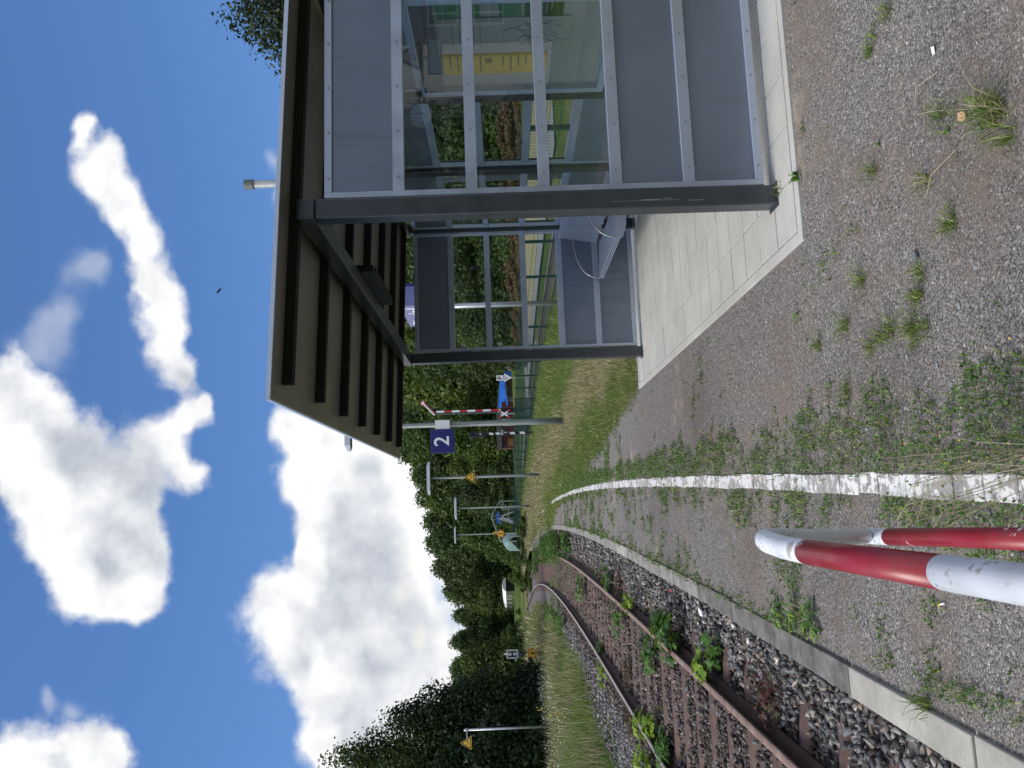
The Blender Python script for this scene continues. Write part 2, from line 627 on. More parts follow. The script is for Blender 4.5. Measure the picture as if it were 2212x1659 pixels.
def worn_white():
    m, nt, b = newmat('worn_white_line_paint')
    co = N(nt, 'ShaderNodeTexCoord').outputs['Object']
    n1 = noise(nt, co, 22, 8, 0.68).outputs['Fac']
    n2 = noise(nt, co, 3.0, 3, 0.5).outputs['Fac']
    keep = sstep(nt, mth(nt, 'ADD', n1, mth(nt, 'MULTIPLY', mth(nt, 'SUBTRACT', n2, 0.5), 0.7)), 0.475, 0.545)
    stone = ramp(nt, noise(nt, co, 140, 3).outputs['Fac'], [(0.3, (0.20, 0.19, 0.18)), (0.7, (0.36, 0.345, 0.33))])
    c = mixc(nt, keep, stone, (0.62, 0.62, 0.61))
    nt.links.new(c, b.inputs['Base Color'])
    b.inputs['Roughness'].default_value = 0.8
    bump(nt, b, keep, 0.4, 0.002)
    return m


M['worn_white'] = worn_white()


def gravel_mat():
    """fine grey-pink grit with brown dust between, moss and soil towards the grassy end"""
    m, nt, b = newmat('fine_platform_gravel')
    co = N(nt, 'ShaderNodeTexCoord').outputs['Object']
    jit = noise(nt, co, 60, 2).outputs['Color']
    pos = mixc(nt, 0.012, co, jit)
    vo = N(nt, 'ShaderNodeTexVoronoi')
    vo.inputs['Scale'].default_value = 165
    nt.links.new(pos, vo.inputs['Vector'])
    r1 = N_sep(nt, vo.outputs['Color'], 0)
    r2 = N_sep(nt, vo.outputs['Color'], 1)
    stone = ramp(nt, r1, [(0.0, (0.050, 0.045, 0.043)), (0.35, (0.112, 0.107, 0.104)), (0.65, (0.180, 0.170, 0.162)), (0.90, (0.25, 0.235, 0.220)), (0.992, (0.34, 0.31, 0.28)), (1.0, (0.62, 0.60, 0.57))])
    vo2 = N(nt, 'ShaderNodeTexVoronoi')
    vo2.inputs['Scale'].default_value = 70
    nt.links.new(pos, vo2.inputs['Vector'])
    big = mth(nt, 'MULTIPLY', mth(nt, 'GREATER_THAN', N_sep(nt, vo2.outputs['Color'], 0), 0.80), mth(nt, 'LESS_THAN', vo2.outputs['Distance'], 0.42))
    stone = mixc(nt, big, stone, ramp(nt, N_sep(nt, vo2.outputs['Color'], 1), [(0, (0.09, 0.085, 0.095)), (0.6, (0.24, 0.22, 0.21)), (1, (0.46, 0.42, 0.38))]))
    dust = noise(nt, co, 1.3, 7, 0.65).outputs['Fac']
    dust2 = noise(nt, co, 9, 5, 0.6).outputs['Fac']
    df = sstep(nt, mth(nt, 'ADD', dust, mth(nt, 'MULTIPLY', mth(nt, 'SUBTRACT', dust2, 0.5), 0.5)), 0.42, 0.72)
    dcol = ramp(nt, noise(nt, co, 0.55, 4).outputs['Fac'], [(0.35, (0.11, 0.090, 0.072)), (0.65, (0.235, 0.19, 0.15))])
    c = mixc(nt, mth(nt, 'MULTIPLY', df, 0.65), stone, dcol)
    pale = sstep(nt, mth(nt, 'ADD', noise(nt, co, 0.8, 5, 0.55).outputs['Fac'], mth(nt, 'MULTIPLY', mth(nt, 'SUBTRACT', dust2, 0.5), 0.35)), 0.60, 0.74)
    c = mixc(nt, mth(nt, 'MULTIPLY', pale, 0.7), c, (0.34, 0.285, 0.225))
    damp = sstep(nt, noise(nt, co, 0.45, 4, 0.5).outputs['Fac'], 0.45, 0.65)
    c = mixc(nt, mth(nt, 'MULTIPLY', damp, 0.35), c, (0.06, 0.05, 0.045))
    # soil and thatch where the grass grows (mask is where the lawn lies)
    at = N(nt, 'ShaderNodeAttribute', attribute_name='lawn')
    lawn = at.outputs['Fac']
    soil = ramp(nt, noise(nt, co, 4, 6).outputs['Fac'], [(0.3, (0.07, 0.075, 0.03)), (0.7, (0.20, 0.165, 0.085))])
    lf = sstep(nt, mth(nt, 'ADD', lawn, mth(nt, 'MULTIPLY', mth(nt, 'SUBTRACT', dust2, 0.5), 0.9)), 0.35, 0.65)
    c = mixc(nt, lf, c, soil)
    nt.links.new(c, b.inputs['Base Color'])
    b.inputs['Roughness'].default_value = 0.9
    b.inputs['Specular IOR Level'].default_value = 0.2
    h = mth(nt, 'ADD', mth(nt, 'MULTIPLY', mth(nt, 'SUBTRACT', 1.0, vo.outputs['Distance']), mth(nt, 'ADD', r2, 0.3)), mth(nt, 'MULTIPLY', big, 0.6))
    bump(nt, b, h, 0.55, 0.006)
    return m


M['gravel'] = gravel_mat()


def ballast_bed_mat():
    m, nt, b = newmat('ballast_bed')
    co = N(nt, 'ShaderNodeTexCoord').outputs['Object']
    vo = N(nt, 'ShaderNodeTexVoronoi')
    vo.inputs['Scale'].default_value = 22
    nt.links.new(co, vo.inputs['Vector'])
    c = ramp(nt, N_sep(nt, vo.outputs['Color']), [(0, (0.035, 0.03, 0.03)), (0.5, (0.09, 0.08, 0.08)), (0.85, (0.15, 0.14, 0.135)), (1, (0.26, 0.22, 0.19))])
    rust = noise(nt, co, 1.1, 5).outputs['Fac']
    c = mixc(nt, mth(nt, 'MULTIPLY', sstep(nt, rust, 0.4, 0.7), 0.6), c, (0.075, 0.046, 0.038))
    nt.links.new(c, b.inputs['Base Color'])
    b.inputs['Roughness'].default_value = 0.9
    bump(nt, b, vo.outputs['Distance'], 0.8, 0.03)
    return m


M['bed'] = ballast_bed_mat()


def island_mat(name, stops, rough=0.85, bumpy=0.0, transl=0.0, spec=0.3, patch=None, objvar=False):
    """each little piece of the mesh picks its own tone"""
    m, nt, b = newmat(name)
    gi = N(nt, 'ShaderNodeNewGeometry')
    f = gi.outputs['Random Per Island']
    c = ramp(nt, f, stops)
    co = N(nt, 'ShaderNodeTexCoord').outputs['Object']
    if objvar:
        oi = N(nt, 'ShaderNodeObjectInfo').outputs['Random']
        c = mixc(nt, 1.0, c, ramp(nt, oi, [(0.0, (0.68, 0.72, 0.74)), (0.5, (0.92, 0.93, 0.93)), (1.0, (1.3, 1.2, 1.0))]), 'MULTIPLY')
    if patch:
        p = noise(nt, co, patch[0], 3, 0.5).outputs['Fac']
        c = mixc(nt, sstep(nt, p, 0.42, 0.62), c, mixc(nt, 0.75, c, patch[1]))
    nt.links.new(c, b.inputs['Base Color'])
    b.inputs['Roughness'].default_value = rough
    b.inputs['Specular IOR Level'].default_value = spec
    if bumpy:
        bump(nt, b, noise(nt, co, 120, 4).outputs['Fac'], bumpy, 0.006)
    if transl:
        t = N(nt, 'ShaderNodeBsdfTranslucent')
        nt.links.new(mixc(nt, 0.5, c, (0.20, 0.26, 0.03)), t.inputs[0])
        mx = N(nt, 'ShaderNodeMixShader')
        mx.inputs[0].default_value = transl
        nt.links.new(b.outputs[0], mx.inputs[1])
        nt.links.new(t.outputs[0], mx.inputs[2])
        nt.links.new(mx.outputs[0], nt.nodes['Material Output'].inputs['Surface'])
    return m


M['stone'] = island_mat('crushed_basalt', [(0, (0.0567, 0.0563, 0.0608)), (0.45, (0.1190, 0.1218, 0.1283)), (0.8, (0.1870, 0.1894, 0.1938)), (0.93, (0.2720, 0.2593, 0.2422)), (0.96, (0.2267, 0.1579, 0.1013)), (1, (0.5441, 0.5299, 0.5068))], 0.8, 0.35)
M['stone_brown'] = island_mat('rust_dusted_basalt', [(0.0, (0.030, 0.024, 0.022)), (0.5, (0.072, 0.058, 0.053)), (0.85, (0.125, 0.10, 0.09)), (1.0, (0.24, 0.21, 0.19))], 0.85, 0.35)
M['pebble'] = island_mat('loose_pebbles', [(0, (0.07, 0.065, 0.07)), (0.5, (0.20, 0.185, 0.175)), (0.85, (0.34, 0.32, 0.30)), (1, (0.62, 0.60, 0.56))], 0.85)
M['leaf_dark'] = island_mat('dark_broad_leaves', [(0.0, (0.0217, 0.0433, 0.0121)), (0.5, (0.0317, 0.0654, 0.0161)), (0.85, (0.0479, 0.0896, 0.0212)), (1.0, (0.0701, 0.1138, 0.0252))], 0.6, 0, 0.18, objvar=True)
M['leaf_mid'] = island_mat('green_broad_leaves', [(0.0, (0.0284, 0.0608, 0.0126)), (0.5, (0.0431, 0.0876, 0.0172)), (0.85, (0.0633, 0.1179, 0.0218)), (1.0, (0.0938, 0.1428, 0.0255))], 0.6, 0, 0.22, objvar=True)
M['leaf_light'] = island_mat('yellow_green_leaves', [(0.0, (0.0287, 0.0575, 0.0115)), (0.5, (0.0633, 0.1035, 0.0184)), (0.85, (0.1092, 0.1495, 0.0276)), (1.0, (0.1610, 0.1782, 0.0345))], 0.6, 0, 0.25, objvar=True)
M['leaf_black'] = island_mat('shade_dark_leaves', [(0.0, (0.0074, 0.0146, 0.0052)), (0.6, (0.0111, 0.0232, 0.0077)), (1.0, (0.0223, 0.0412, 0.0108))], 0.6, 0, 0.10)  # near-black tone carries the backlit shade of the left trees
M['leaf_maple'] = island_mat('maple_seedling_leaves', [(0, (0.035, 0.10, 0.016)), (1, (0.07, 0.16, 0.02))], 0.5, 0, 0.3)
M['leaf_maple_y'] = island_mat('pale_maple_seedling_leaves', [(0, (0.13, 0.24, 0.02)), (1, (0.24, 0.34, 0.035))], 0.5, 0, 0.3)
M['leaf_red'] = island_mat('reddish_herb_leaves', [(0, (0.06, 0.016, 0.018)), (0.6, (0.10, 0.030, 0.028)), (0.85, (0.05, 0.055, 0.018)), (1, (0.05, 0.09, 0.02))], 0.6, 0, 0.2)
M['bark'] = paint('tree_bark', (0.045, 0.036, 0.028), 0.9, 0, 0.3, 8)
M['blade'] = island_mat('green_grass_blades', [(0.0, (0.0473, 0.0945, 0.0162)), (0.5, (0.1013, 0.1688, 0.0270)), (0.85, (0.1620, 0.2295, 0.0405)), (1.0, (0.2700, 0.2835, 0.0810))], 0.6, 0, 0.25)
M['blade_dark'] = island_mat('deep_green_grass_blades', [(0.0, (0.022, 0.052, 0.012)), (0.6, (0.050, 0.095, 0.020)), (1.0, (0.09, 0.14, 0.03))], 0.6, 0, 0.2)
M['straw'] = island_mat('dry_grass_blades', [(0.0, (0.1782, 0.1458, 0.0802)), (0.5, (0.3208, 0.2673, 0.1604)), (0.85, (0.4514, 0.3888, 0.2479)), (1.0, (0.5702, 0.5103, 0.3791))], 0.7, 0, 0.2)
M['clover'] = island_mat('low_weed_leaves', [(0.0, (0.0281, 0.0780, 0.0187)), (0.6, (0.0702, 0.1560, 0.0312)), (0.9, (0.1248, 0.2340, 0.0390)), (1.0, (0.2028, 0.2964, 0.0468))], 0.6, 0, 0.2)
M['flower'] = paint('yellow_petals', (0.72, 0.52, 0.02), 0.6)
M['flower_w'] = paint('whitish_petals', (0.62, 0.62, 0.55), 0.6)
M['flower_p'] = paint('pink_petals', (0.55, 0.28, 0.50), 0.6)


def ground_mat():
    m, nt, b = newmat('meadow_ground')
    co = N(nt, 'ShaderNodeTexCoord').outputs['Object']
    n1 = noise(nt, co, 0.12, 6, 0.6).outputs['Fac']
    n2 = noise(nt, co, 2.5, 6, 0.65).outputs['Fac']
    g = ramp(nt, n2, [(0.25, (0.028, 0.052, 0.010)), (0.6, (0.060, 0.095, 0.018)), (0.8, (0.095, 0.12, 0.032))])
    s = ramp(nt, n2, [(0.3, (0.16, 0.14, 0.06)), (0.7, (0.30, 0.26, 0.12))])
    c = mixc(nt, mth(nt, 'MULTIPLY', sstep(nt, n1, 0.5, 0.68), 0.6), g, s)
    nt.links.new(c, b.inputs['Base Color'])
    b.inputs['Roughness'].default_value = 0.95
    b.inputs['Specular IOR Level'].default_value = 0.1
    bump(nt, b, n2, 0.6, 0.08)
    return m


M['ground'] = ground_mat()


def rust_mat(name, base=(0.105, 0.055, 0.040), hi=(0.17, 0.095, 0.07), rough=0.75, sc=14):
    m, nt, b = newmat(name)
    co = N(nt, 'ShaderNodeTexCoord').outputs['Object']
    n1 = noise(nt, co, sc, 7, 0.65).outputs['Fac']
    nt.links.new(ramp(nt, n1, [(0.25, tuple(c * 0.55 for c in base)), (0.5, base), (0.78, hi)]), b.inputs['Base Color'])
    b.inputs['Roughness'].default_value = rough
    bump(nt, b, n1, 0.2, 0.004)
    return m


M['rust'] = rust_mat('rusty_steel', (0.052, 0.028, 0.020), (0.10, 0.058, 0.042))  # rust, darkened so the shadow on the rail web sits in the colour
M['railhead_brown'] = rust_mat('brown_rail_head', (0.21, 0.135, 0.098), (0.32, 0.23, 0.18), 0.5, 8)
M['railhead'] = rust_mat('dull_rail_head', (0.42, 0.35, 0.29), (0.58, 0.52, 0.46), 0.36, 6)
M['railhead'].node_tree.nodes['Principled BSDF'].inputs['Metallic'].default_value = 0.5
M['sleeper'] = rust_mat('brown_steel_sleeper', (0.088, 0.050, 0.038), (0.135, 0.082, 0.063), 0.7, 9)


def hoop_mat(name, col, chip):
    m, nt, b = newmat(name)
    co = N(nt, 'ShaderNodeTexCoord').outputs['Object']
    n1 = noise(nt, co, 38, 7, 0.65).outputs['Fac']
    n2 = noise(nt, co, 8, 4, 0.6).outputs['Fac']
    wear = sstep(nt, mth(nt, 'ADD', n1, mth(nt, 'MULTIPLY', mth(nt, 'SUBTRACT', n2, 0.5), 0.95)), 0.67, 0.72)
    c = mixc(nt, wear, ramp(nt, n2, [(0.3, tuple(x * 0.82 for x in col)), (0.7, col)]), chip)
    spots = sstep(nt, mth(nt, 'ADD', noise(nt, co, 90, 3, 0.5).outputs['Fac'], mth(nt, 'MULTIPLY', mth(nt, 'SUBTRACT', noise(nt, co, 5, 3, 0.6).outputs['Fac'], 0.5), 0.4)), 0.63, 0.70)
    c = mixc(nt, mth(nt, 'MULTIPLY', spots, 0.6), c, (0.05, 0.045, 0.04))
    # grime settles along the top of the rail
    geo = N(nt, 'ShaderNodeNewGeometry')
    nt.links.new(c, b.inputs['Base Color'])
    nt.links.new(ramp(nt, n2, [(0.3, (0.28,) * 3), (0.7, (0.5,) * 3)]), b.inputs['Roughness'])
    return m


M['hoop_red'] = hoop_mat('chipped_red_gloss', (0.255, 0.014, 0.022), (0.62, 0.45, 0.44))
M['hoop_white'] = hoop_mat('chipped_white_gloss', (0.66, 0.69, 0.73), (0.35, 0.33, 0.31))

# ------------------------------------------------------------------ lie of the land
def par(y, y0=17.5, k=0.0015, ylin=75.0):
    y = np.asarray(y, dtype=float)
    a = np.where(y < -12, -12, y)
    q = k * (np.minimum(a, ylin) - y0) ** 2
    return q + np.where(a > ylin, 2 * k * (ylin - y0) * (a - ylin), 0.0)


def x_track(y):
    y = np.asarray(y, dtype=float)
    return np.where(y < 18, -2.373 - 0.0006 * (np.maximum(y, -10) - 18) ** 2, -2.373 - par(y, 18, 0.0015))


def x_edge(y):
    return -0.628 - par(y, 17.7, 0.0014)


def x_line(y):
    return 0.325 - par(y, 17.0, 0.0015)


def x_fence(y):
    return 5.30 - par(y, 17.0, 0.0014)


def lawn_mask(x, y):
    """1 where grass grows on the platform, 0 on bare grit"""
    right = np.clip((x - (1.30 - np.clip(y - 9.0, 0, 40) * 0.085)) / 0.55 + 0.5, 0, 1) * np.clip((y - 8.9) / 0.25, 0, 1)
    far = np.clip((y - 21.0 - (x_line(y) - x) * 5.0) / 6.0, 0, 1)
    behind = np.clip((x - 3.45) / 0.2, 0, 1)
    return np.maximum.reduce([right, far, behind])


def z_ground(x, y):
    x = np.asarray(x, dtype=float)
    y = np.asarray(y, dtype=float)
    s = x - x_track(y)
    z = np.full(np.broadcast(x, y).shape, -0.50)
    left = np.clip((-s - 2.3) / 1.2, 0, 1)
    z = z + left * 0.20
    xf = x_fence(y)
    r = x - xf
    z = np.where(r > 0.2, -0.50 + np.clip((r - 5.0) / 2.0, 0, 1) * 0.12, z)
    dist = np.sqrt(x * x + y * y)
    z = z + np.where(r > 6, np.clip((r - 6) / 30.0, 0, 1) * 0.45, 0)
    z = z + np.clip(dist - 95, 0, 300) * 0.030 + np.where(x > 18, np.clip((x - 18) / 40, 0, 3) * 1.2, 0)
    return z


def zg(x, y):
    return float(z_ground(np.array([x]), np.array([y]))[0])


def spaced(lo, hi, near, far, at=0.0):
    out = [lo]
    while out[-1] < hi:
        d = abs(out[-1] - at)
        out.append(out[-1] + near + d * far)
    return np.array(out)


gx = spaced(-520, 520, 0.5, 0.09, 1.0)
gy = spaced(-120, 900, 0.8, 0.06, 10.0)
XX, YY = np.meshgrid(gx, gy)
V = np.stack([XX.ravel(), YY.ravel(), z_ground(XX, YY).ravel()], 1)
nx, ny = len(gx), len(gy)
ii = (np.arange(ny - 1)[:, None] * nx + np.arange(nx - 1)[None, :]).ravel()
ground = np_mesh('ground', V, np.stack([ii, ii + 1, ii + nx + 1, ii + nx], 1), M['ground'], smooth=True)
tag(ground, kind='structure')


def strip(name, ys, xl, xr, z, mats, nx_=2, attr=None):
    rows = []
    for y, a, b_ in zip(ys, xl, xr):
        t = np.linspace(0, 1, nx_)
        rows.append(np.stack([a + (b_ - a) * t, np.full(nx_, y), np.full(nx_, z) if np.isscalar(z) else z(a + (b_ - a) * t, y)], 1))
    V = np.concatenate(rows)
    n = len(ys)
    i = (np.arange(n - 1)[:, None] * nx_ + np.arange(nx_ - 1)[None, :]).ravel()
    o = np_mesh(name, V, np.stack([i, i + 1, i + nx_ + 1, i + nx_], 1), mats)
    if attr:
        a = o.data.attributes.new(attr[0], 'FLOAT', 'POINT')
        a.data.foreach_set('value', attr[1](V[:, 0], V[:, 1]).astype(np.float32))
    return tag(o, kind='structure')


ys = np.concatenate([np.arange(-8, 30, 0.25), np.arange(30, 118, 1.0)])
pl = strip('platform_surface', ys, x_edge(ys) + 0.03, x_fence(ys) + 0.35, 0.0, M['gravel'], 46, ('lawn', lawn_mask))
# the earth slope under the platform's far side
side = MB()
for y0, y1 in zip(ys[:-1:4], ys[4::4]):
    a, b_ = float(x_fence(y0)) + 0.35, float(x_fence(y1)) + 0.35
    side.face([(a, y0, 0), (a + 0.8, y0, -0.56), (b_ + 0.8, y1, -0.56), (b_, y1, 0)])
tag(side.build('platform_slope', M['ground']), kind='structure')
tb = strip('track_bed', ys, x_track(ys) - 2.7, x_track(ys) + 1.75, lambda x, y: np.where(np.abs(x - x_track(y)) < 1.8, -0.415, -0.47), M['bed'], 12)
ysr = np.arange(4, 150, 1.0)
strip('second_track_bed', ysr, x_fence(ysr) + 1.3, x_fence(ysr) + 5.0, -0.44, M['bed'], 4)
road_m = paint('grey_path_asphalt', (0.24, 0.24, 0.25), 0.9, 0, 0.1, 3)
strip('path', ysr[20:], x_fence(ysr[20:]) + 6.2, x_fence(ysr[20:]) + 8.0, -0.33, road_m, 3)
dry_m = paint('dry_meadow_grass', (0.30, 0.27, 0.14), 0.95, 0, 0.3, 3)
strip('dry_meadow', ysr[2:60], x_fence(ysr[2:60]) + 8.05, x_fence(ysr[2:60]) + 15.0, lambda x, y: z_ground(x, np.full_like(x, y)) + 0.03, dry_m, 12)
crossing = strip('crossing_road', np.arange(60, 68, 0.5), np.full(16, 4.0), np.full(16, 60.0), lambda x, y: z_ground(x, np.full_like(x, y)) + 0.05, road_m, 40)

# platform edge: concrete edging stones, one after the other
edge = [MB(), MB(), MB()]
y = -6.97
k = 0
while y < 60:
    ln = 0.98 if y < 34 else 1.9
    y1 = y + ln - 0.012
    which = 0 if y < 3.2 else (1 if y < 6.0 else 2)
    if 10.2 < y < 11.0:
        which = 0
    x0a, x0b = float(x_edge(y)), float(x_edge(y1))
    w = 0.135
    dz = rnd.uniform(-0.006, 0.006)
    dx = rnd.uniform(-0.006, 0.006)
    edge[which].hexa([(x0a + dx, y, -0.5), (x0a + w + dx, y, -0.5), (x0b + w + dx, y1, -0.5), (x0b + dx, y1, -0.5),
                      (x0a + dx, y, 0.016 + dz), (x0a + w + dx, y, 0.016 + dz), (x0b + w + dx, y1, 0.016 + dz), (x0b + dx, y1, 0.016 + dz)])
    y += ln
for e_, mt in zip(edge, ('kerb_light', 'kerb_dark', 'kerb_mid')):
    tag(e_.build('platform_edge', M[mt], bevel=0.006), kind='structure')
# white line: a row of setts with worn paint
ln_ = MB()
y = 1.5
while y < 38:
    L = (0.185 + rnd.uniform(-0.012, 0.02)) if y < 16 else 0.5
    xa, xb = float(x_line(y)) - 0.046, float(x_line(y + L)) - 0.046
    j = rnd.uniform(-0.006, 0.006)
    if True:
        g_ = 0.008
        zt = 0.006 + rnd.uniform(0, 0.006)
        ln_.hexa([(xa + j, y + g_, -0.05), (xa + 0.092 + j, y + g_, -0.05), (xb + 0.092 + j, y + L, -0.05), (xb + j, y + L, -0.05),
                  (xa + j, y + g_, zt), (xa + 0.092 + j, y + g_, zt), (xb + 0.092 + j, y + L, zt), (xb + j, y + L, zt)])
    y += L
tag(ln_.build('white_line', M['worn_white'], bevel=0.004, seg=1), kind='structure')

# ------------------------------------------------------------------ the track
RAIL = [(-0.062, 0), (0.062, 0), (0.062, 0.012), (0.012, 0.03), (0.009, 0.095), (0.034, 0.108), (0.034, 0.134), (0.028, 0.142), (-0.028, 0.142), (-0.034, 0.134), (-0.034, 0.108), (-0.009, 0.095), (-0.012, 0.03), (-0.062, 0.012)]


def rail(name, xs, ys_, z0, label, group, head=M['railhead']):
    V, F, mi = [], [], []
    n = len(RAIL)
    for x, y in zip(xs, ys_):
        for a, b_ in RAIL:
            V.append((x + a, y, z0 + b_))
    for k in range(len(xs) - 1):
        for j in range(n):
            q = (j + 1) % n
            F.append((k * n + j, k * n + q, (k + 1) * n + q, (k + 1) * n + j))
            mi.append(1 if j in (6, 7, 8) else 0)
    o = np_mesh(name, np.array(V), np.array(F), [M['rust'], head], mi)
    return tag(o, label, 'rail', group)


yr = np.concatenate([np.arange(-4, 40, 0.5), np.arange(40, 120, 1.0)])
rail('rail', x_track(yr) + 0.752, yr, -0.362, 'brown rail of the near track on the platform side', 'rails of the near track', M['railhead_brown'])
rail('rail', x_track(yr) - 0.752, yr, -0.362, 'brown rail of the near track beside the tall grass', 'rails of the near track')
yq = np.arange(6, 120, 1.0)
rail('rail', x_fence(yq) + 2.4, yq, -0.42, 'rusty rail of the far track nearer the green fence', 'rails of the far track')
rail('rail', x_fence(yq) + 3.9, yq, -0.42, 'rusty rail of the far track nearer the path', 'rails of the far track')


def sleeper_mesh():
    xs_ = [-1.27, -1.22, -1.08, -0.95, 0.95, 1.08, 1.22, 1.27]
    dz_ = [-0.13, -0.075, -0.022, 0, 0, -0.022, -0.075, -0.13]
    prof = [(-0.13, -0.09), (-0.115, -0.05), (-0.06, -0.004), (-0.045, 0.0), (0.045, 0.0), (0.06, -0.004), (0.115, -0.05), (0.13, -0.09)]
    V = [(x, a, b_ + d) for x, d in zip(xs_, dz_) for a, b_ in prof]
    n = len(prof)
    F = [(k * n + j, k * n + j + 1, (k + 1) * n + j + 1, (k + 1) * n + j) for k in range(len(xs_) - 1) for j in range(n - 1)]
    return np.array(V), np.array(F)


sv, sf = sleeper_mesh()
sl0 = np_mesh('sleeper', sv, sf, M['sleeper'], smooth=True)
tag(sl0, 'brown steel sleeper lying in the ballast under the near rails', 'sleeper', 'steel sleepers of the near track')
first = True
y = 3.08 - 0.64 * 8
while y < 62:
    o = sl0 if first else sl0.copy()
    if not first:
        COL.objects.link(o)
    first = False
    o.location = (float(x_track(y)) + rnd.uniform(-0.02, 0.02), y, -0.362 + rnd.uniform(-0.006, 0.0))
    d = float(x_track(y + 0.5) - x_track(y - 0.5))
    o.rotation_euler = (0, 0, -math.atan(d) + rnd.uniform(-0.01, 0.01))
    y += 0.64
# far track sleepers, seen through the glass
far0 = sl0.copy()
COL.objects.link(far0)
tag(far0, 'sleeper of the far track half buried beyond the green fence', 'sleeper', 'sleepers of the far track')
y = 7.0
first = True
while y < 42:
    o = far0 if first else far0.copy()
    if not first:
        COL.objects.link(o)
    first = False
    o.location = (float(x_fence(y)) + 3.15, y, -0.418)
    y += 0.66

# ballast: thousands of angular stones
def stone_shape():
    bm = bmesh.new()
    for _ in range(7):
        v = Vector((rnd.gauss(0, 1), rnd.gauss(0, 1), rnd.gauss(0, 1))).normalized()
        bm.verts.new((v.x * rnd.uniform(0.7, 1.5), v.y * rnd.uniform(0.5, 1.1), v.z * rnd.uniform(0.4, 0.85)))
    r = bmesh.ops.convex_hull(bm, input=bm.verts)
    bmesh.ops.delete(bm, geom=[g for g in r['geom_interior'] if isinstance(g, bmesh.types.BMVert)], context='VERTS')
    bmesh.ops.triangulate(bm, faces=bm.faces)
    bm.verts.index_update()
    V = np.array([v.co[:] for v in bm.verts])
    F = np.array([[v.index for v in f.verts] for f in bm.faces])
    bm.free()
    return V, F


def scatter(name, shapes, pts, sizes, mat, flat=None):
    VV, FF, off = [], [], 0
    which = rng.integers(0, len(shapes), len(pts))
    for w, (sv_, sf_) in enumerate(shapes):
        idx = np.nonzero(which == w)[0]
        if not len(idx):
            continue
        n = len(idx)
        q = rng.normal(size=(n, 4))
        q /= np.linalg.norm(q, axis=1)[:, None]
        if flat is not None:
            q[:, 1:3] *= flat
            q /= np.linalg.norm(q, axis=1)[:, None]
        a, b_, c, d = q.T
        Rm = np.stack([np.stack([1 - 2 * (c * c + d * d), 2 * (b_ * c - a * d), 2 * (b_ * d + a * c)], 1),
                       np.stack([2 * (b_ * c + a * d), 1 - 2 * (b_ * b_ + d * d), 2 * (c * d - a * b_)], 1),
                       np.stack([2 * (b_ * d - a * c), 2 * (c * d + a * b_), 1 - 2 * (b_ * b_ + c * c)], 1)], 1)
        vv = np.einsum('nij,vj->nvi', Rm, sv_) * sizes[idx][:, None, None] + pts[idx][:, None, :]
        ff = sf_[None] + (np.arange(n) * len(sv_))[:, None, None] + off
        VV.append(vv.reshape(-1, 3))
        FF.append(ff.reshape(-1, 3))
        off += n * len(sv_)
    return np_mesh(name, np.concatenate(VV), np.concatenate(FF), mat)


stones = [stone_shape() for _ in range(9)]
P_, S_ = [], []
for (ya, yb, dens, s0, s1) in ((-1.5, 3.0, 300, 0.024, 0.046), (3.0, 9.0, 520, 0.022, 0.046), (9.0, 16.0, 300, 0.026, 0.048), (16.0, 34.0, 110, 0.034, 0.055)):
    n = int(4.5 * (yb - ya) * dens)
    yy = rng.uniform(ya, yb, n)
    ss = rng.uniform(-2.75, 1.70, n)
    hump = np.where(np.abs(ss) > 1.2, 0.028, 0.012) + 0.012 * np.sin(yy * 5.1 + ss * 3) + np.clip((ss - 1.2) / 0.5, 0, 1) * 0.04
    zz = -0.405 + hump + rng.uniform(-0.012, 0.016, n)
    # stones lie lower on top of the sleepers' crowns
    ph = np.mod(yy - 3.08, 0.64)
    on = (np.minimum(ph, 0.64 - ph) < 0.068) & (np.abs(ss) < 1.12)
    keep = ~on | (rng.random(n) < 0.05)
    nearrail = (np.abs(np.abs(ss) - 0.752) < 0.06)
    keep &= ~nearrail
    P_.append(np.stack([x_track(yy) + ss, yy, zz], 1)[keep])
    S_.append(rng.uniform(s0, s1, n)[keep])
P_, S_ = np.concatenate(P_), np.concatenate(S_)
sgn = P_[:, 0] - x_track(P_[:, 1])
brown = (np.abs(sgn + 0.25) < 1.15) & (rng.random(len(sgn)) < 0.85) | (rng.random(len(sgn)) < 0.12)
bal = scatter('ballast', stones, P_[~brown], S_[~brown], M['stone'])
tag(bal, 'grey crushed stone ballast on the shoulders of the track', 'ballast', kind='stuff')
bal = scatter('rusty_ballast', stones, P_[brown], S_[brown], M['stone_brown'])
tag(bal, 'brown rust dusted stone ballast between the rails', 'ballast', kind='stuff')
# loose pebbles lying on the grit
n = 5200
yy = 1.9 + rng.random(n) ** 1.5 * 9
xx = rng.uniform(-0.7, 3.6, n)
keep = ~((xx > 1.27) & (yy > 3.82) & (yy < 9.05))
pb = scatter('pebbles', stones[:5], np.stack([xx, yy, np.full(n, 0.0012)], 1)[keep], (0.0025 + 0.0055 * rng.random(n) ** 3)[keep], M['pebble'])
tag(pb, 'small loose pebbles scattered over the platform grit', 'pebbles', kind='stuff')

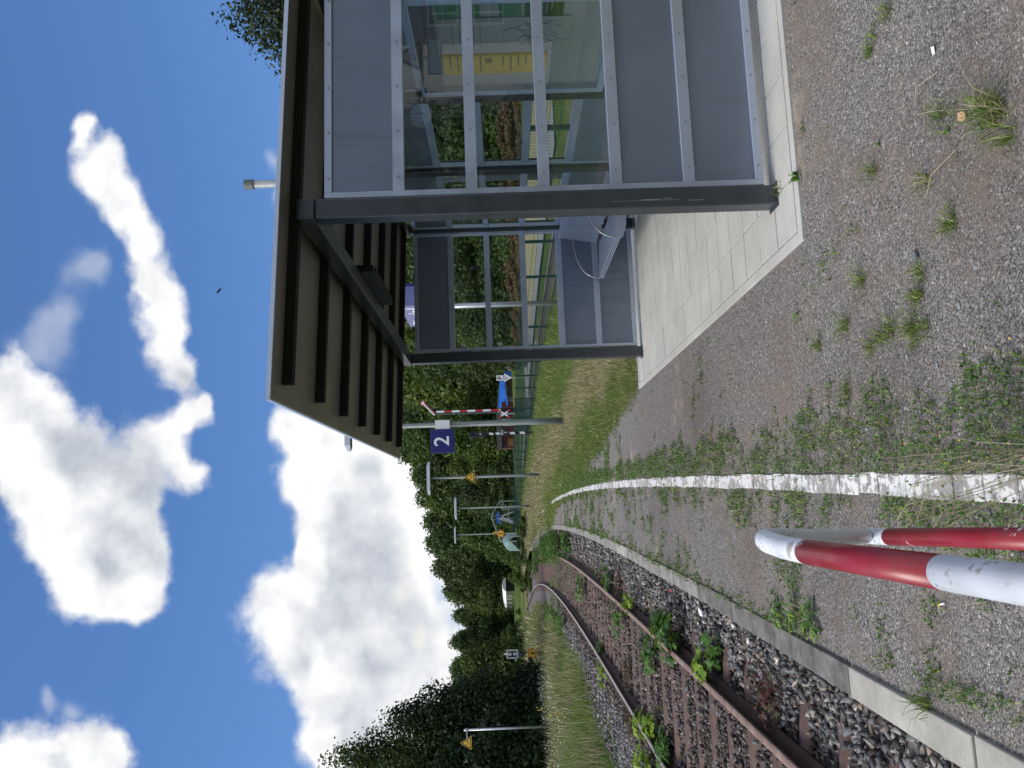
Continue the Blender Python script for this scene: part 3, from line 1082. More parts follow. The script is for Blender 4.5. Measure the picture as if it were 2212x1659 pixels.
# ------------------------------------------------------------------ shelter
# concrete floor of the shelter: 30 cm flags with a narrow kerb round them
SX0, SX1, SY0, SY1 = 1.288, 3.45, 3.87, 8.985
fl = MB()
fx = [1.352 + 0.2955 * i for i in range(8)]
fy = [3.932 + 0.2915 * i for i in range(18)]
for i in range(7):
    for j in range(17):
        g_ = 0.005
        dz = rnd.uniform(-0.0012, 0.0012)
        fl.box(fx[i] + g_, fx[i + 1] - g_, fy[j] + g_, fy[j + 1] - g_, -0.04, 0.014 + dz)
fl.box(SX0, SX0 + 0.06, SY0 + 0.002, SY1, -0.1, 0.013)
yk = SX0 + 0.062
while yk < SX1:
    fl.box(yk, min(yk + 0.99, SX1), SY0, SY0 + 0.058, -0.1, 0.013)
    fl.box(yk, min(yk + 0.99, SX1), SY1 - 0.06, SY1, -0.1, 0.012)
    yk += 0.996
tag(MB().box(SX0 + 0.03, SX1, SY0 + 0.03, SY1 - 0.03, -0.12, 0.004).build('pavement_bed', M['kerb_dark']), kind='structure')
tag(fl.build('pavement', M['slab'], bevel=0.002, seg=1), kind='structure')

sh = empty('waiting_shelter', (2.3, 6.4, 0), 'grey steel and glass waiting shelter with flat ribbed roof on the platform', 'shelter')
PYN, PYF = 4.161, 8.58           # front faces of the near and the far posts
posts = {'front': (1.595, 1.705), 'rear': (3.075, 3.185)}
for nm, (a, b_) in posts.items():
    for y in ((PYN, PYF) if nm == 'front' else (PYN, 5.605, 6.96, PYF)):
        p = MB().box(a, b_, y, y + 0.11, 0.0, 2.545)
        p.build('post', M['steel'], sh, bevel=0.007)
MB().box(1.592, 1.708, PYN - 0.003, PYF + 0.115, 2.548, 2.648).build('front_beam', M['steel'], sh, bevel=0.008)
MB().box(3.078, 3.182, PYN, PYF + 0.11, 2.548, 2.598).build('rear_beam', M['steel'], sh, bevel=0.006)
# ribs under the roof and the roof sheet itself, falling gently to the back
SL = 0.0355


def roof_z(x):
    return 2.726 - SL * (x - 0.69)


for i in range(7):
    yc = 4.218 + 0.7337 * i
    r = MB()
    xa, xb = 0.692, 3.36
    h_ = 0.055
    r.hexa([(xa, yc - 0.03, roof_z(xa) - h_), (xb, yc - 0.03, roof_z(xb) - h_), (xb, yc + 0.03, roof_z(xb) - h_), (xa, yc + 0.03, roof_z(xa) - h_),
            (xa, yc - 0.03, roof_z(xa) - 0.001), (xb, yc - 0.03, roof_z(xb) - 0.001), (xb, yc + 0.03, roof_z(xb) - 0.001), (xa, yc + 0.03, roof_z(xa) - 0.001)])
    r.build('rib', M['darkgrey'], sh, bevel=0.003)
rf = MB()
RY0, RY1, RX0, RX1 = 4.0, 8.95, 0.592, 3.5
ny_ = 4
for i in range(ny_):
    y0 = RY0 + (RY1 - RY0) * i / ny_ + (0.004 if i else 0)
    y1 = RY0 + (RY1 - RY0) * (i + 1) / ny_
    rf.hexa([(RX0, y0, roof_z(RX0)), (RX1, y0, roof_z(RX1)), (RX1, y1, roof_z(RX1)), (RX0, y1, roof_z(RX0)),
             (RX0, y0, roof_z(RX0) + 0.016), (RX1, y0, roof_z(RX1) + 0.016), (RX1, y1, roof_z(RX1) + 0.016), (RX0, y1, roof_z(RX0) + 0.016)])
roof = rf.build('roof', M['soffit'], sh)
tr = MB()
tr.hexa([(RX0 - 0.012, RY0 - 0.012, roof_z(RX0) - 0.002), (RX0 - 0.001, RY0 - 0.012, roof_z(RX0) - 0.002), (RX0 - 0.001, RY1 + 0.012, roof_z(RX0) - 0.002), (RX0 - 0.012, RY1 + 0.012, roof_z(RX0) - 0.002),
         (RX0 - 0.012, RY0 - 0.012, roof_z(RX0) + 0.02), (RX0 - 0.001, RY0 - 0.012, roof_z(RX0) + 0.02), (RX0 - 0.001, RY1 + 0.012, roof_z(RX0) + 0.02), (RX0 - 0.012, RY1 + 0.012, roof_z(RX0) + 0.02)])
tr.hexa([(RX0, RY0 - 0.012, roof_z(RX0) - 0.002), (RX1, RY0 - 0.012, roof_z(RX1) - 0.002), (RX1, RY0 - 0.001, roof_z(RX1) - 0.002), (RX0, RY0 - 0.001, roof_z(RX0) - 0.002),
         (RX0, RY0 - 0.012, roof_z(RX0) + 0.02), (RX1, RY0 - 0.012, roof_z(RX1) + 0.02), (RX1, RY0 - 0.001, roof_z(RX1) + 0.02), (RX0, RY0 - 0.001, roof_z(RX0) + 0.02)])
tr.build('edge_trim', M['alu'], roof)

ZB = [0.066, 0.112, 0.448, 0.513, 0.853, 0.918, 1.256, 1.320, 1.658, 1.721, 2.063, 2.126, 2.463, 2.505]


def end_panel(xa, xb, yc, outer=-1, screws=True, gm='glass'):
    """one end wall: frame, rails, solid fields above and below, three glass fields between"""
    fr = MB()
    t = 0.02
    fr.box(xa, xa + 0.034, yc - t, yc + t, ZB[0], ZB[-1])
    fr.box(xb - 0.034, xb, yc - t, yc + t, ZB[0], ZB[-1])
    for a, b_ in ((0, 1), (2, 3), (4, 5), (6, 7), (8, 9), (10, 11), (12, 13)):
        fr.box(xa + 0.034, xb - 0.034, yc - t + 0.001, yc + t - 0.001, ZB[a], ZB[b_])
    f = fr.build('panel_frame', M['alu'], sh, bevel=0.002, seg=1)
    for a, b_ in ((1, 2), (3, 4), (11, 12)):
        MB().box(xa + 0.034, xb - 0.034, yc - 0.004, yc + 0.004, ZB[a], ZB[b_]).build('solid_panel', M['sheet'], f)
    for a, b_ in ((5, 6), (7, 8), (9, 10)):
        MB().face([(xa + 0.034, yc, ZB[a]), (xb - 0.034, yc, ZB[a]), (xb - 0.034, yc, ZB[b_]), (xa + 0.034, yc, ZB[b_])]).build('glass_pane', M[gm], f)
    if screws:
        first_ = None
        for a, b_ in ((0, 1), (2, 3), (4, 5), (6, 7), (8, 9), (10, 11), (12, 13)):
            zc = (ZB[a] + ZB[b_]) / 2 - (0.004 if b_ == 13 else 0)
            x = xa + 0.115
            while x < xb - 0.06:
                if first_ is None:
                    first_ = MB().tube([(x, yc + outer * t, zc), (x, yc + outer * (t + 0.004), zc)], 0.0068, 8).build('screw', M['galv'], f)
                    x0_, z0_ = x, zc
                else:
                    q = first_.copy()
                    COL.objects.link(q)
                    q.location = (x - x0_, 0, zc - z0_)
                x += 0.27
    return f


end_panel(1.722, 3.072, PYN + 0.059, gm='glass_near')
ff = end_panel(1.716, 3.072, PYF + 0.03)
# little pane stickers on the far end wall
for (zc, k) in ((1.975, 0), (1.575, 1), (1.175, 2)):
    st = MB().box(1.765, 1.80, PYF + 0.023, PYF + 0.026, zc - 0.02, zc + 0.02)
    st.prism([(1.7825, PYF + 0.0225, zc + 0.012), (1.770, PYF + 0.0225, zc - 0.008), (1.795, PYF + 0.0225, zc - 0.008)], (0, -0.001, 0), 1)
    st.build('sticker', [M['white'], M['black']], ff)
# rear wall: three bays
rows = [PYN + 0.11, 5.605, 5.715, 6.96, 7.07, PYF]
for y0, y1 in ((rows[0], rows[1]), (rows[2], rows[3]), (rows[4], rows[5])):
    fr = MB()
    xc_, t = 3.13, 0.018
    fr.box(xc_ - t, xc_ + t, y0, y0 + 0.034, ZB[0], ZB[-1])
    fr.box(xc_ - t, xc_ + t, y1 - 0.034, y1, ZB[0], ZB[-1])
    for a, b_ in ((0, 1), (2, 3), (4, 5), (6, 7), (8, 9), (10, 11), (12, 13)):
        fr.box(xc_ - t + 0.001, xc_ + t - 0.001, y0 + 0.034, y1 - 0.034, ZB[a], ZB[b_])
    f = fr.build('panel_frame', M['alu'], sh, bevel=0.002, seg=1)
    for a, b_ in ((1, 2), (3, 4), (11, 12)):
        MB().box(xc_ - 0.004, xc_ + 0.004, y0 + 0.034, y1 - 0.034, ZB[a], ZB[b_]).build('solid_panel', M['sheet'], f)
    for a, b_ in ((5, 6), (7, 8), (9, 10)):
        MB().face([(xc_, y0 + 0.034, ZB[a]), (xc_, y1 - 0.034, ZB[a]), (xc_, y1 - 0.034, ZB[b_]), (xc_, y0 + 0.034, ZB[b_])]).build('glass_pane', M['glass'], f)
# box lamp under the roof behind the front beam
lb = MB().box(1.7095, 1.765, 5.55, 6.5, 2.455, 2.60)
lamp = lb.build('ceiling_light', M['black'], sh, bevel=0.006)
MB().box(1.716, 1.758, 5.6, 6.45, 2.449, 2.454).build('diffuser', M['darkgrey'], lamp)
# scratch marks of bare metal on the near post are part of its paint; a small plate at its foot
for y in (PYN, PYF):
    MB().box(1.58, 1.72, y - 0.015, y + 0.125, 0.0155, 0.021).build('base_plate', M['steel'], sh)

sc_m = MB()
for (x, z0, z1, w_) in ((1.635, 0.55, 0.93, 0.0016), (1.637, 0.66, 0.76, 0.005), (1.643, 0.60, 0.64, 0.003), (1.628, 0.42, 0.50, 0.003)):
    sc_m.box(x, x + w_, PYN - 0.0012, PYN - 0.0004, z0, z1)
sc_m.build('scratches', M['galv'], sh)
# notice board on the rear wall in the near bay
nb = empty('notice_board', (3.04, 4.85, 0.8), 'framed information board with yellow timetable on the shelter rear wall', 'notice board')
b = MB()
y0, y1, z0, z1 = 4.345, 5.475, 0.75, 2.07
for (a, b_, c, d) in ((y0, y0 + 0.055, z0, z1), (y1 - 0.055, y1, z0, z1), (y0 + 0.055, y1 - 0.055, z0, z0 + 0.05), (y0 + 0.055, y1 - 0.055, z1 - 0.02, z1)):
    b.box(3.0, 3.07, a, b_, c, d)
b.build('board_frame', M['alu'], nb, bevel=0.004)
MB().box(3.05, 3.068, y0 + 0.055, y1 - 0.055, z0 + 0.05, z1 - 0.02).build('back_panel', M['paper_w'], nb)
hd = MB().box(3.012, 3.04, y0 + 0.06, y1 - 0.06, 1.915, 2.048).build('header', M['board_blue'], nb)
text('header_lettering', 'Information', 0.105, (3.0105, 4.80, 1.975), FACE_TRACK, M['paper_grey'], nb, 1.0)
MB().box(3.040, 3.049, 5.005, 5.245, 1.18, 1.89).build('timetable', M['paper_y'], nb)
lines = MB()
for k in range(11):
    z = 1.84 - k * 0.052
    if k in (5, 6):
        continue
    lines.box(3.0385, 3.0395, 5.02, 5.02 + rnd.uniform(0.12, 0.2), z - 0.004, z + 0.004)
for k in range(4):
    lines.box(3.0385, 3.0395, 5.05 + k * 0.016, 5.06 + k * 0.016, 1.555, 1.60)
lines.build('timetable_print', M['black'], nb)
MB().box(3.040, 3.049, 4.60, 4.985, 1.05, 1.89).build('map_poster', M['paper_w'], nb)
mp = MB()
for k in range(60):
    a, z = rnd.gauss(4.80, 0.09), rnd.gauss(1.28, 0.10)
    if not (4.62 < a < 4.97 and 1.07 < z < 1.86):
        continue
    ang = rnd.uniform(0, 3.1)
    L = rnd.uniform(0.02, 0.08)
    mp.bar((3.0385, a - L * math.cos(ang), z - L * math.sin(ang)), (3.0385, a + L * math.cos(ang), z + L * math.sin(ang)), 0.004, 0.001)
for k in range(5):
    mp.box(3.0385, 3.0395, 4.64, 4.64 + rnd.uniform(0.1, 0.3), 1.80 - k * 0.045, 1.806 - k * 0.045)
mp.build('map_print', M['paper_grey'], nb)
MB().box(3.040, 3.049, 4.41, 4.585, 1.36, 1.89).build('green_poster', M['paper_g'], nb)
MB().box(3.038, 3.0395, 4.41, 4.575, 1.50, 1.62).build('poster_strip', M['paper_w'], nb)
MB().box(3.040, 3.049, 4.43, 4.60, 1.10, 1.34).build('dark_poster', M['paper_dg'], nb)
pg = MB()
for k in range(5):
    pg.box(3.0385, 3.0395, 4.45, 4.45 + rnd.uniform(0.06, 0.12), 1.29 - k * 0.03, 1.296 - k * 0.03)
pg.build('poster_print', M['paper_w'], nb)
MB().face([(3.006, y0 + 0.055, z0 + 0.05), (3.006, y1 - 0.055, z0 + 0.05), (3.006, y1 - 0.055, 1.91), (3.006, y0 + 0.055, 1.91)]).build('glass_door', M['glass'], nb)

# wire mesh bench on a black bracket
be = empty('bench', (2.75, 7.75, 0), 'grey wire mesh bench with looped armrests inside the shelter', 'bench')
BY0, BY1 = 7.16, 8.50
seat = MB()
sx0, sx1, sz0, sz1 = 2.47, 2.86, 0.455, 0.435
n = 46
for i in range(n + 1):
    y = BY0 + (BY1 - BY0) * i / n
    seat.bar((sx0, y, sz0), (sx1, y, sz1), 0.0065, 0.0065)
for j in range(17):
    x = sx0 + (sx1 - sx0) * j / 16
    z = sz0 + (sz1 - sz0) * j / 16
    seat.bar((x, BY0, z - 0.004), (x, BY1, z - 0.004), 0.006, 0.006)
for dz in (0.0, -0.02, -0.04):
    seat.bar((sx0 - 0.004, BY0, sz0 + dz), (sx0 - 0.004, BY1, sz0 + dz), 0.009, 0.009)
seat.prism([(sx0 - 0.01, BY0, 0.46), (sx0 - 0.01, BY0, 0.39), (sx0 + 0.12, BY0, 0.35), (sx1 + 0.03, BY0, 0.36), (sx1 + 0.05, BY0, 0.44)], (0, -0.006, 0))
seat.prism([(sx0 - 0.01, BY1, 0.46), (sx0 - 0.01, BY1, 0.41), (sx1 + 0.03, BY1, 0.41), (sx1 + 0.05, BY1, 0.44)], (0, 0.006, 0))
seat.build('seat', M['alu'], be)
bk = MB()
bx0, bx1, bz0, bz1 = 2.872, 2.945, 0.475, 0.885
for i in range(n + 1):
    y = BY0 + (BY1 - BY0) * i / n
    bk.bar((bx0, y, bz0), (bx1, y, bz1), 0.0065, 0.0065, up=(1, 0, 0))
for j in range(17):
    x = bx0 + (bx1 - bx0) * j / 16
    z = bz0 + (bz1 - bz0) * j / 16
    bk.bar((x + 0.004, BY0, z), (x + 0.004, BY1, z), 0.006, 0.006)
bk.bar((bx1, BY0, bz1), (bx1, BY1, bz1), 0.014, 0.014)
bk.build('backrest', M['alu'], be)
for y in (BY0, BY1):
    pts = []
    for k in range(13):
        t = k / 12 * math.pi / 2
        pts.append((2.92 - 0.45 * math.sin(t), y, 0.445 + 0.28 * math.cos(t) ** 0.8 if k < 12 else 0.45))
    MB().tube(pts, 0.0095, 8).build('armrest', M['galv'], be, smooth=True)
br = MB()
br.bar((3.05, 7.32, 0.37), (2.62, 7.32, 0.37), 0.06, 0.05).bar((3.04, 7.32, 0.10), (2.98, 7.32, 0.40), 0.06, 0.07)
br.box(2.96, 3.06, 7.29, 7.35, 0.10, 0.36).box(2.80, 3.06, 7.285, 7.355, 0.22, 0.34)
for (x, z) in ((2.85, 0.29), (2.95, 0.29), (3.0, 0.16)):
    br.tube([(x, 7.284, z), (x, 7.272, z)], 0.016, 8)
br.bar((3.05, 8.30, 0.37), (2.62, 8.30, 0.37), 0.06, 0.05).box(2.96, 3.06, 8.27, 8.33, 0.10, 0.36)
br.build('bracket', M['black'], be)

# galvanised post standing behind the shelter
gp = empty('steel_post', (3.72, 8.6, 0), 'galvanised round post with grey cap standing behind the shelter', 'post')
MB().tube([(3.72, 8.6, -0.1), (3.72, 8.6, 4.36)], 0.045, 16).build('pole', M['galv'], gp, smooth=True)
MB().tube([(3.72, 8.6, 4.30), (3.72, 8.6, 4.40), (3.72, 8.6, 4.405)], [0.056, 0.056, 0.03], 16).build('cap', M['lamp_post'], gp)

# ------------------------------------------------------------------ red and white hoop barrier beside the camera
hb = empty('hoop_barrier', (-0.105, 0.9, 0), 'red and white striped tube barrier with chipped paint at the near end', 'barrier')


def arc_path(pts, n=6):
    """Catmull-Rom through pts"""
    P = [Vector(p) for p in pts]
    P = [P[0] * 2 - P[1]] + P + [P[-1] * 2 - P[-2]]
    out = []
    for i in range(1, len(P) - 2):
        for k in range(n):
            t = k / n
            a, b_, c, d = P[i - 1], P[i], P[i + 1], P[i + 2]
            out.append(0.5 * ((2 * b_) + (c - a) * t + (2 * a - 5 * b_ + 4 * c - d) * t * t + (3 * b_ - a - 3 * c + d) * t ** 3))
    out.append(P[-2])
    return out


def hoop_seg(name, pts, mat):
    MB().tube(pts, 0.0242, 24).build(name, mat, hb, smooth=True)


U = lambda y: (-0.106, y, 0.968 + 0.004 * (1.1 - y))
hoop_seg('white_band', [U(0.30), U(0.7), U(1.095)], M['hoop_white'])
hoop_seg('red_band', [U(1.0952), U(1.4), U(1.60)], M['hoop_red'])
hoop_seg('white_band', arc_path([U(1.6002), (-0.101, 1.71, 0.976), (-0.091, 1.80, 0.980), (-0.092, 1.89, 0.925), (-0.108, 2.08, 0.72), (-0.116, 2.33, 0.54), (-0.120, 2.44, 0.478), (-0.121, 2.42, 0.468), (-0.1195, 2.31, 0.466)], 6), M['hoop_white'])
hoop_seg('red_band', [(-0.1195, 2.3098, 0.466), (-0.108, 1.95, 0.462), (-0.100, 1.55, 0.462)], M['hoop_red'])
hoop_seg('white_band', [(-0.100, 1.5498, 0.462), (-0.099, 1.0, 0.462), (-0.099, 0.30, 0.462)], M['hoop_white'])
MB().tube([(-0.106, 0.34, -0.2), (-0.106, 0.34, 0.95)], 0.0242, 20).build('leg', M['hoop_white'], hb, smooth=True)

# ------------------------------------------------------------------ lamps, signs and signals
def rounded_tri(cx, zc, w, h, r, y, n=5):
    """triangle standing on its base, corners rounded; returns 3D points in a plane facing -Y"""
    c = [Vector((cx - w / 2, zc - h / 3)), Vector((cx + w / 2, zc - h / 3)), Vector((cx, zc + 2 * h / 3))]
    out = []
    for i in range(3):
        p, a, b_ = c[i], c[i - 1], c[(i + 1) % 3]
        da, db = (a - p).normalized(), (b_ - p).normalized()
        p0, p1 = p + da * r * 1.7, p + db * r * 1.7
        for k in range(n + 1):
            t = k / n
            q = p0 * (1 - t) ** 2 + p * 2 * t * (1 - t) + p1 * t * t
            out.append((q.x, y, q.y))
    return out


def warning_triangle(root, cx, z0, w, y, detail=True):
    """yellow triangle, black rim, red train front with a figure beside it"""
    h = w * 0.866
    zc = z0 + h / 3
    s = MB()
    s.prism(rounded_tri(cx, zc, w, h, w * 0.06, y), (0, 0.012, 0))
    sg = s.build('sign_plate', M['yellow'], root)
    rim = MB()
    o = rounded_tri(cx, zc, w * 0.90, h * 0.90, w * 0.05, y - 0.0015)
    i_ = rounded_tri(cx, zc, w * 0.64, h * 0.64, w * 0.03, y - 0.0015)
    for k in range(len(o)):
        q = (k + 1) % len(o)
        rim.face([o[k], o[q], i_[q], i_[k]])
    rim.build('black_rim', M['black'], sg)
    if detail:
        t = MB()
        a = w * 0.11
        t.box(cx - a * 0.95, cx + a * 0.55, y - 0.004, y - 0.001, zc - a * 0.9, zc + a * 0.9)
        t.box(cx - a * 0.75, cx - a * 0.3, y - 0.0055, y - 0.0045, zc + a * 0.1, zc + a * 0.65, 1)
        t.box(cx - a * 0.1, cx + a * 0.35, y - 0.0055, y - 0.0045, zc + a * 0.1, zc + a * 0.65, 1)
        t.box(cx - a * 0.75, cx + a * 0.35, y - 0.0055, y - 0.0045, zc - a * 0.7, zc - a * 0.4, 1)
        t.bar((cx + a * 0.9, y - 0.003, zc - a * 0.2), (cx + a * 1.35, y - 0.003, zc + a * 0.35), a * 0.3, 0.003, 2, up=(0, 1, 0))
        t.bar((cx + a * 0.8, y - 0.003, zc + a * 0.55), (cx + a * 1.5, y - 0.003, zc + a * 0.75), a * 0.16, 0.003, 2, up=(0, 1, 0))
        t.bar((cx + a * 0.75, y - 0.003, zc - a * 0.9), (cx + a * 1.6, y - 0.003, zc - a * 0.9), a * 0.2, 0.003, 2, up=(0, 1, 0))
        t.build('pictogram', [M['red'], M['yellow'], M['black']], sg)
    return sg


def lamp_column(x, y, ztop, width, label, r0=0.075, r1=0.045, foot=0.0):
    root = empty('platform_lamp', (x, y, foot), label, 'lamp post', 'lamp posts along the platform')
    MB().tube([(x, y, foot - 0.2), (x, y, foot + 0.9), (x, y, foot + 0.92), (x, y, ztop - 0.06)], [r0, r0, r0 * 0.9, r1], 14).build('pole', M['lamp_post'], root, smooth=True)
    hd = MB()
    xa, xb = x - width / 2, x + width / 2
    n = 8
    for k in range(n):                                          # long shallow trough with rounded ends
        t0, t1 = k / n, (k + 1) / n
        e0, e1 = min(1, 4.5 * min(t0, 1 - t0) + 0.55), min(1, 4.5 * min(t1, 1 - t1) + 0.55)
        a, b_ = xa + width * t0, xa + width * t1
        hd.hexa([(a, y - 0.11 * e0, ztop), (b_, y - 0.11 * e1, ztop), (b_, y + 0.11 * e1, ztop), (a, y + 0.11 * e0, ztop),
                 (a, y - 0.07 * e0, ztop + 0.15 * e0), (b_, y - 0.07 * e1, ztop + 0.15 * e1), (b_, y + 0.07 * e1, ztop + 0.15 * e1), (a, y + 0.07 * e0, ztop + 0.15 * e0)])
    h = hd.build('lamp_head', M['galv'], root, bevel=0.0)
    MB().box(xa + 0.06, xb - 0.06, y - 0.085, y + 0.085, ztop - 0.02, ztop - 0.001).build('diffuser', M['lamp_post'], h)
    return root


l0 = lamp_column(2.17, 20.41, 5.50, 1.19, 'grey green lamp post carrying the blue platform sign', 0.086, 0.055)
l1 = lamp_column(1.47, 36.8, 5.06, 1.52, 'grey lamp post with yellow warning triangle beyond the platform sign', 0.075, 0.05)
l2 = lamp_column(0.10, 54.5, 5.01, 1.48, 'plain grey lamp post without a sign in front of the climbing frame')
l3 = lamp_column(-2.34, 77.0, 6.57, 1.56, 'far grey lamp post with small triangle and round orange sign')

ps = empty('platform_sign', (1.85, 20.3, 2.85), 'blue square platform sign with white number 2 on lamp post', 'sign')
yS = 20.41 - 0.17
MB().box(1.443, 2.043, yS, yS + 0.09, 2.848, 3.448).build('sign_box', M['blue'], ps, bevel=0.006)
text('number', '2', 0.54, (1.735, yS - 0.001, 3.150), FACE_CAM, M['whitetext'], ps, 1.0, 0.004)
MB().box(2.044, 2.275, yS + 0.01, yS + 0.10, 2.955, 3.322).box(2.10, 2.24, yS + 0.1, yS + 0.27, 3.0, 3.25).build('bracket_box', M['white'], ps, bevel=0.004)

w1 = empty('warning_sign', (1.47, 36.7, 3.0), 'yellow triangular warning sign on second lamp post past the shelter', 'sign')
warning_triangle(w1, 1.46, 3.02, 0.58, 36.70)
w3 = empty('warning_sign', (-2.33, 76.9, 2.7), 'small yellow triangle above round orange sign on farthest lamp post', 'sign')
warning_triangle(w3, -2.25, 2.70, 0.48, 76.9)


def round_sign(root, cx, zc, r, y):
    n = 28
    ring = lambda rr, yy: [(cx + rr * math.cos(2 * math.pi * k / n), yy, zc + rr * math.sin(2 * math.pi * k / n)) for k in range(n)]
    pl_ = MB().prism(ring(r, y), (0, 0.012, 0)).build('sign_plate', M['orange'], root)
    MB().prism(ring(r * 0.78, y - 0.003), (0, 0.002, 0)).build('yellow_disc', M['yellow'], pl_)
    f = MB()
    f.box(cx - r * 0.14, cx + r * 0.14, y - 0.006, y - 0.0045, zc - r * 0.62, zc + r * 0.12)
    f.box(cx - r * 0.55, cx + r * 0.55, y - 0.006, y - 0.0045, zc + r * 0.13, zc + r * 0.24)
    f.prism([(cx + r * 0.11 * math.cos(2 * math.pi * k / 12), y - 0.006, zc + r * 0.43 + r * 0.11 * math.sin(2 * math.pi * k / 12)) for k in range(12)], (0, 0.0015, 0))
    f.build('figure', M['black'], pl_)


r3 = empty('round_sign', (-2.36, 76.9, 1.9), 'round orange no walking sign on the farthest lamp post', 'sign')
round_sign(r3, -2.36, 2.32, 0.34, 76.9)

# yellow triangle on its own post in the tall grass at the left
wp = empty('sign_post', (-9.88, 38.28, -0.3), 'slim galvanised post with side arm standing in the tall grass', 'post')
MB().tube([(-9.88, 38.28, -0.4), (-9.885, 38.28, 3.89)], 0.05, 14).build('pole', M['galv'], wp, smooth=True)
MB().box(-10.30, -9.88, 38.24, 38.28, 3.74, 3.79).box(-9.95, -9.82, 38.21, 38.35, 3.72, 3.81).build('side_arm', M['galv'], wp)
ws_ = empty('warning_sign', (-10.43, 38.2, 3.5), 'yellow triangular train warning sign hung from side arm by dark trees', 'sign')
warning_triangle(ws_, -10.43, 3.55, 0.62, 38.22)

# stop board H with the round sign below
hs = empty('stop_board', (-9.22, 53.2, -0.3), 'white stop board with black letter H on a slim post in grass', 'sign')
MB().tube([(-9.22, 53.25, -0.4), (-9.22, 53.25, 2.12)], 0.04, 12).build('pole', M['galv'], hs, smooth=True)
MB().box(-9.515, -8.965, 53.19, 53.21, 1.21, 1.955).build('board', M['white'], hs, bevel=0.004)
hh = MB()
hh.box(-9.42, -9.33, 53.184, 53.189, 1.30, 1.87).box(-9.15, -9.06, 53.184, 53.189, 1.30, 1.87).box(-9.33, -9.15, 53.184, 53.189, 1.545, 1.63)
hh.build('letter_h', M['black'], hs)
MB().box(-9.68, -9.55, 53.19, 53.20, 1.31, 1.43).build('number_plate', M['white'], hs)
MB().tube([(-9.27, 53.18, 1.11), (-9.27, 53.12, 1.11)], 0.045, 10).build('blue_marker', paint('bright_blue_marker', (0.01, 0.03, 0.75), 0.4), hs)
loop = [(-9.10 + 0.14 * math.cos(t), 53.18, 0.83 + 0.15 * math.sin(t)) for t in np.linspace(0, 5.6, 16)]
MB().tube(loop, 0.025, 8).tube([(-9.2, 53.2, 1.2), (-9.18, 53.18, 0.9), (-9.2, 53.2, 0.6)], 0.03, 8).build('cable_loop', M['black'], hs)
hr = empty('round_sign', (-9.23, 53.15, 0), 'round orange no walking sign below the white stop board', 'sign')
round_sign(hr, -9.23, 0.285, 0.31, 53.17)
kp = empty('marker_plate', (-12.35, 62, 0.9), 'tiny white number plate standing by the dark trees', 'sign')
MB().box(-13.98, -13.82, 62, 62.02, 1.52, 1.70).box(-13.92, -13.88, 62.02, 62.05, -0.2, 1.65).build('plate', M['white'], kp)

# crossing signal with black and white mast
bu = empty('crossing_signal', (3.67, 40.1, -0.4), 'black two lamp crossing signal on a black and white striped mast', 'signal')
mm = MB()
zz = [-0.5, 0.55, 0.8, 1.05, 1.3, 1.48, 1.80, 2.0, 2.14, 2.34, 2.48, 2.60]
for k in range(len(zz) - 1):
    c = 1 if k in (1, 3, 6, 8) else 0
    s_ = 0.05
    mm.hexa([(3.675, 40.05, zz[k]), (3.775, 40.05, zz[k] + s_), (3.775, 40.15, zz[k] + s_), (3.675, 40.15, zz[k]),
             (3.675, 40.05, zz[k + 1]), (3.775, 40.05, zz[k + 1] + s_), (3.775, 40.15, zz[k + 1] + s_), (3.675, 40.15, zz[k + 1])], c)
mm.build('mast', [M['black'], M['white']], bu)
sgb = MB().box(3.555, 3.845, 40.0, 40.2, 2.56, 3.41).build('signal_box', M['black'], bu, bevel=0.03)
MB().tube([(3.70, 40.0, 3.24), (3.70, 39.9, 3.24)], 0.09, 14).build('upper_lamp', M['darkgrey'], sgb)
MB().tube([(3.72, 40.0, 2.80), (3.72, 39.97, 2.80)], 0.055, 12).build('lower_lamp', M['tent'], sgb)
plate = MB().box(3.60, 3.96, 39.99, 40.03, 1.42, 1.84).build('name_plate', M['black'], bu)
text('plate_lettering', 'BÜ-', 0.19, (3.78, 39.988, 1.72), FACE_CAM, M['whitetext'], plate)
text('plate_lettering', '2', 0.19, (3.75, 39.988, 1.53), FACE_CAM, M['whitetext'], plate)

# whistle board P over white speed triangle
pb_ = empty('whistle_board', (9.8, 60, -0.4), 'white whistle board with black letter P above white speed triangle', 'sign')
MB().tube([(9.81, 60.1, -0.5), (9.81, 60.1, 2.05)], 0.03, 10).build('pole', M['galv'], pb_)
MB().box(9.60, 10.01, 60.0, 60.02, 1.55, 2.085).build('letter_board', M['white'], pb_)
text('letter', 'P', 0.50, (9.80, 59.996, 1.815), FACE_CAM, M['black'], pb_, 1.0, 0.01)
MB().prism([(9.47, 60.0, 1.50), (10.15, 60.0, 1.50), (9.81, 60.0, 0.87)], (0, 0.02, 0)).build('triangle_board', M['white'], pb_)
text('figure', '0', 0.34, (9.745, 59.996, 1.325), FACE_CAM, M['black'], pb_)
text('figure', '5', 0.2, (9.93, 59.996, 1.39), FACE_CAM, M['black'], pb_)

# station name sign, parallel to the track, seen over the far end wall
ns = empty('station_sign', (4.0, 15.6, 0), 'blue and pale station name sign on a grey pole behind the shelter', 'sign')
MB().tube([(4.03, 15.55, -0.3), (4.03, 15.55, 3.5)], 0.052, 14).build('pole', M['galv'], ns, smooth=True)
MB().box(4.0, 4.06, 15.30, 17.10, 2.95, 3.55).build('name_panel', M['lilac'], ns)
text('name_lettering', 'Dingelon', 0.44, (3.998, 16.2, 3.28), FACE_TRACK, M['whitetext'], ns, 0.9)
MB().box(4.0, 4.06, 13.95, 15.29, 2.95, 3.55).build('blue_panel', M['blue'], ns)
MB().box(3.995, 3.999, 14.05, 14.22, 3.35, 3.50).build('small_plate', M['white'], ns)

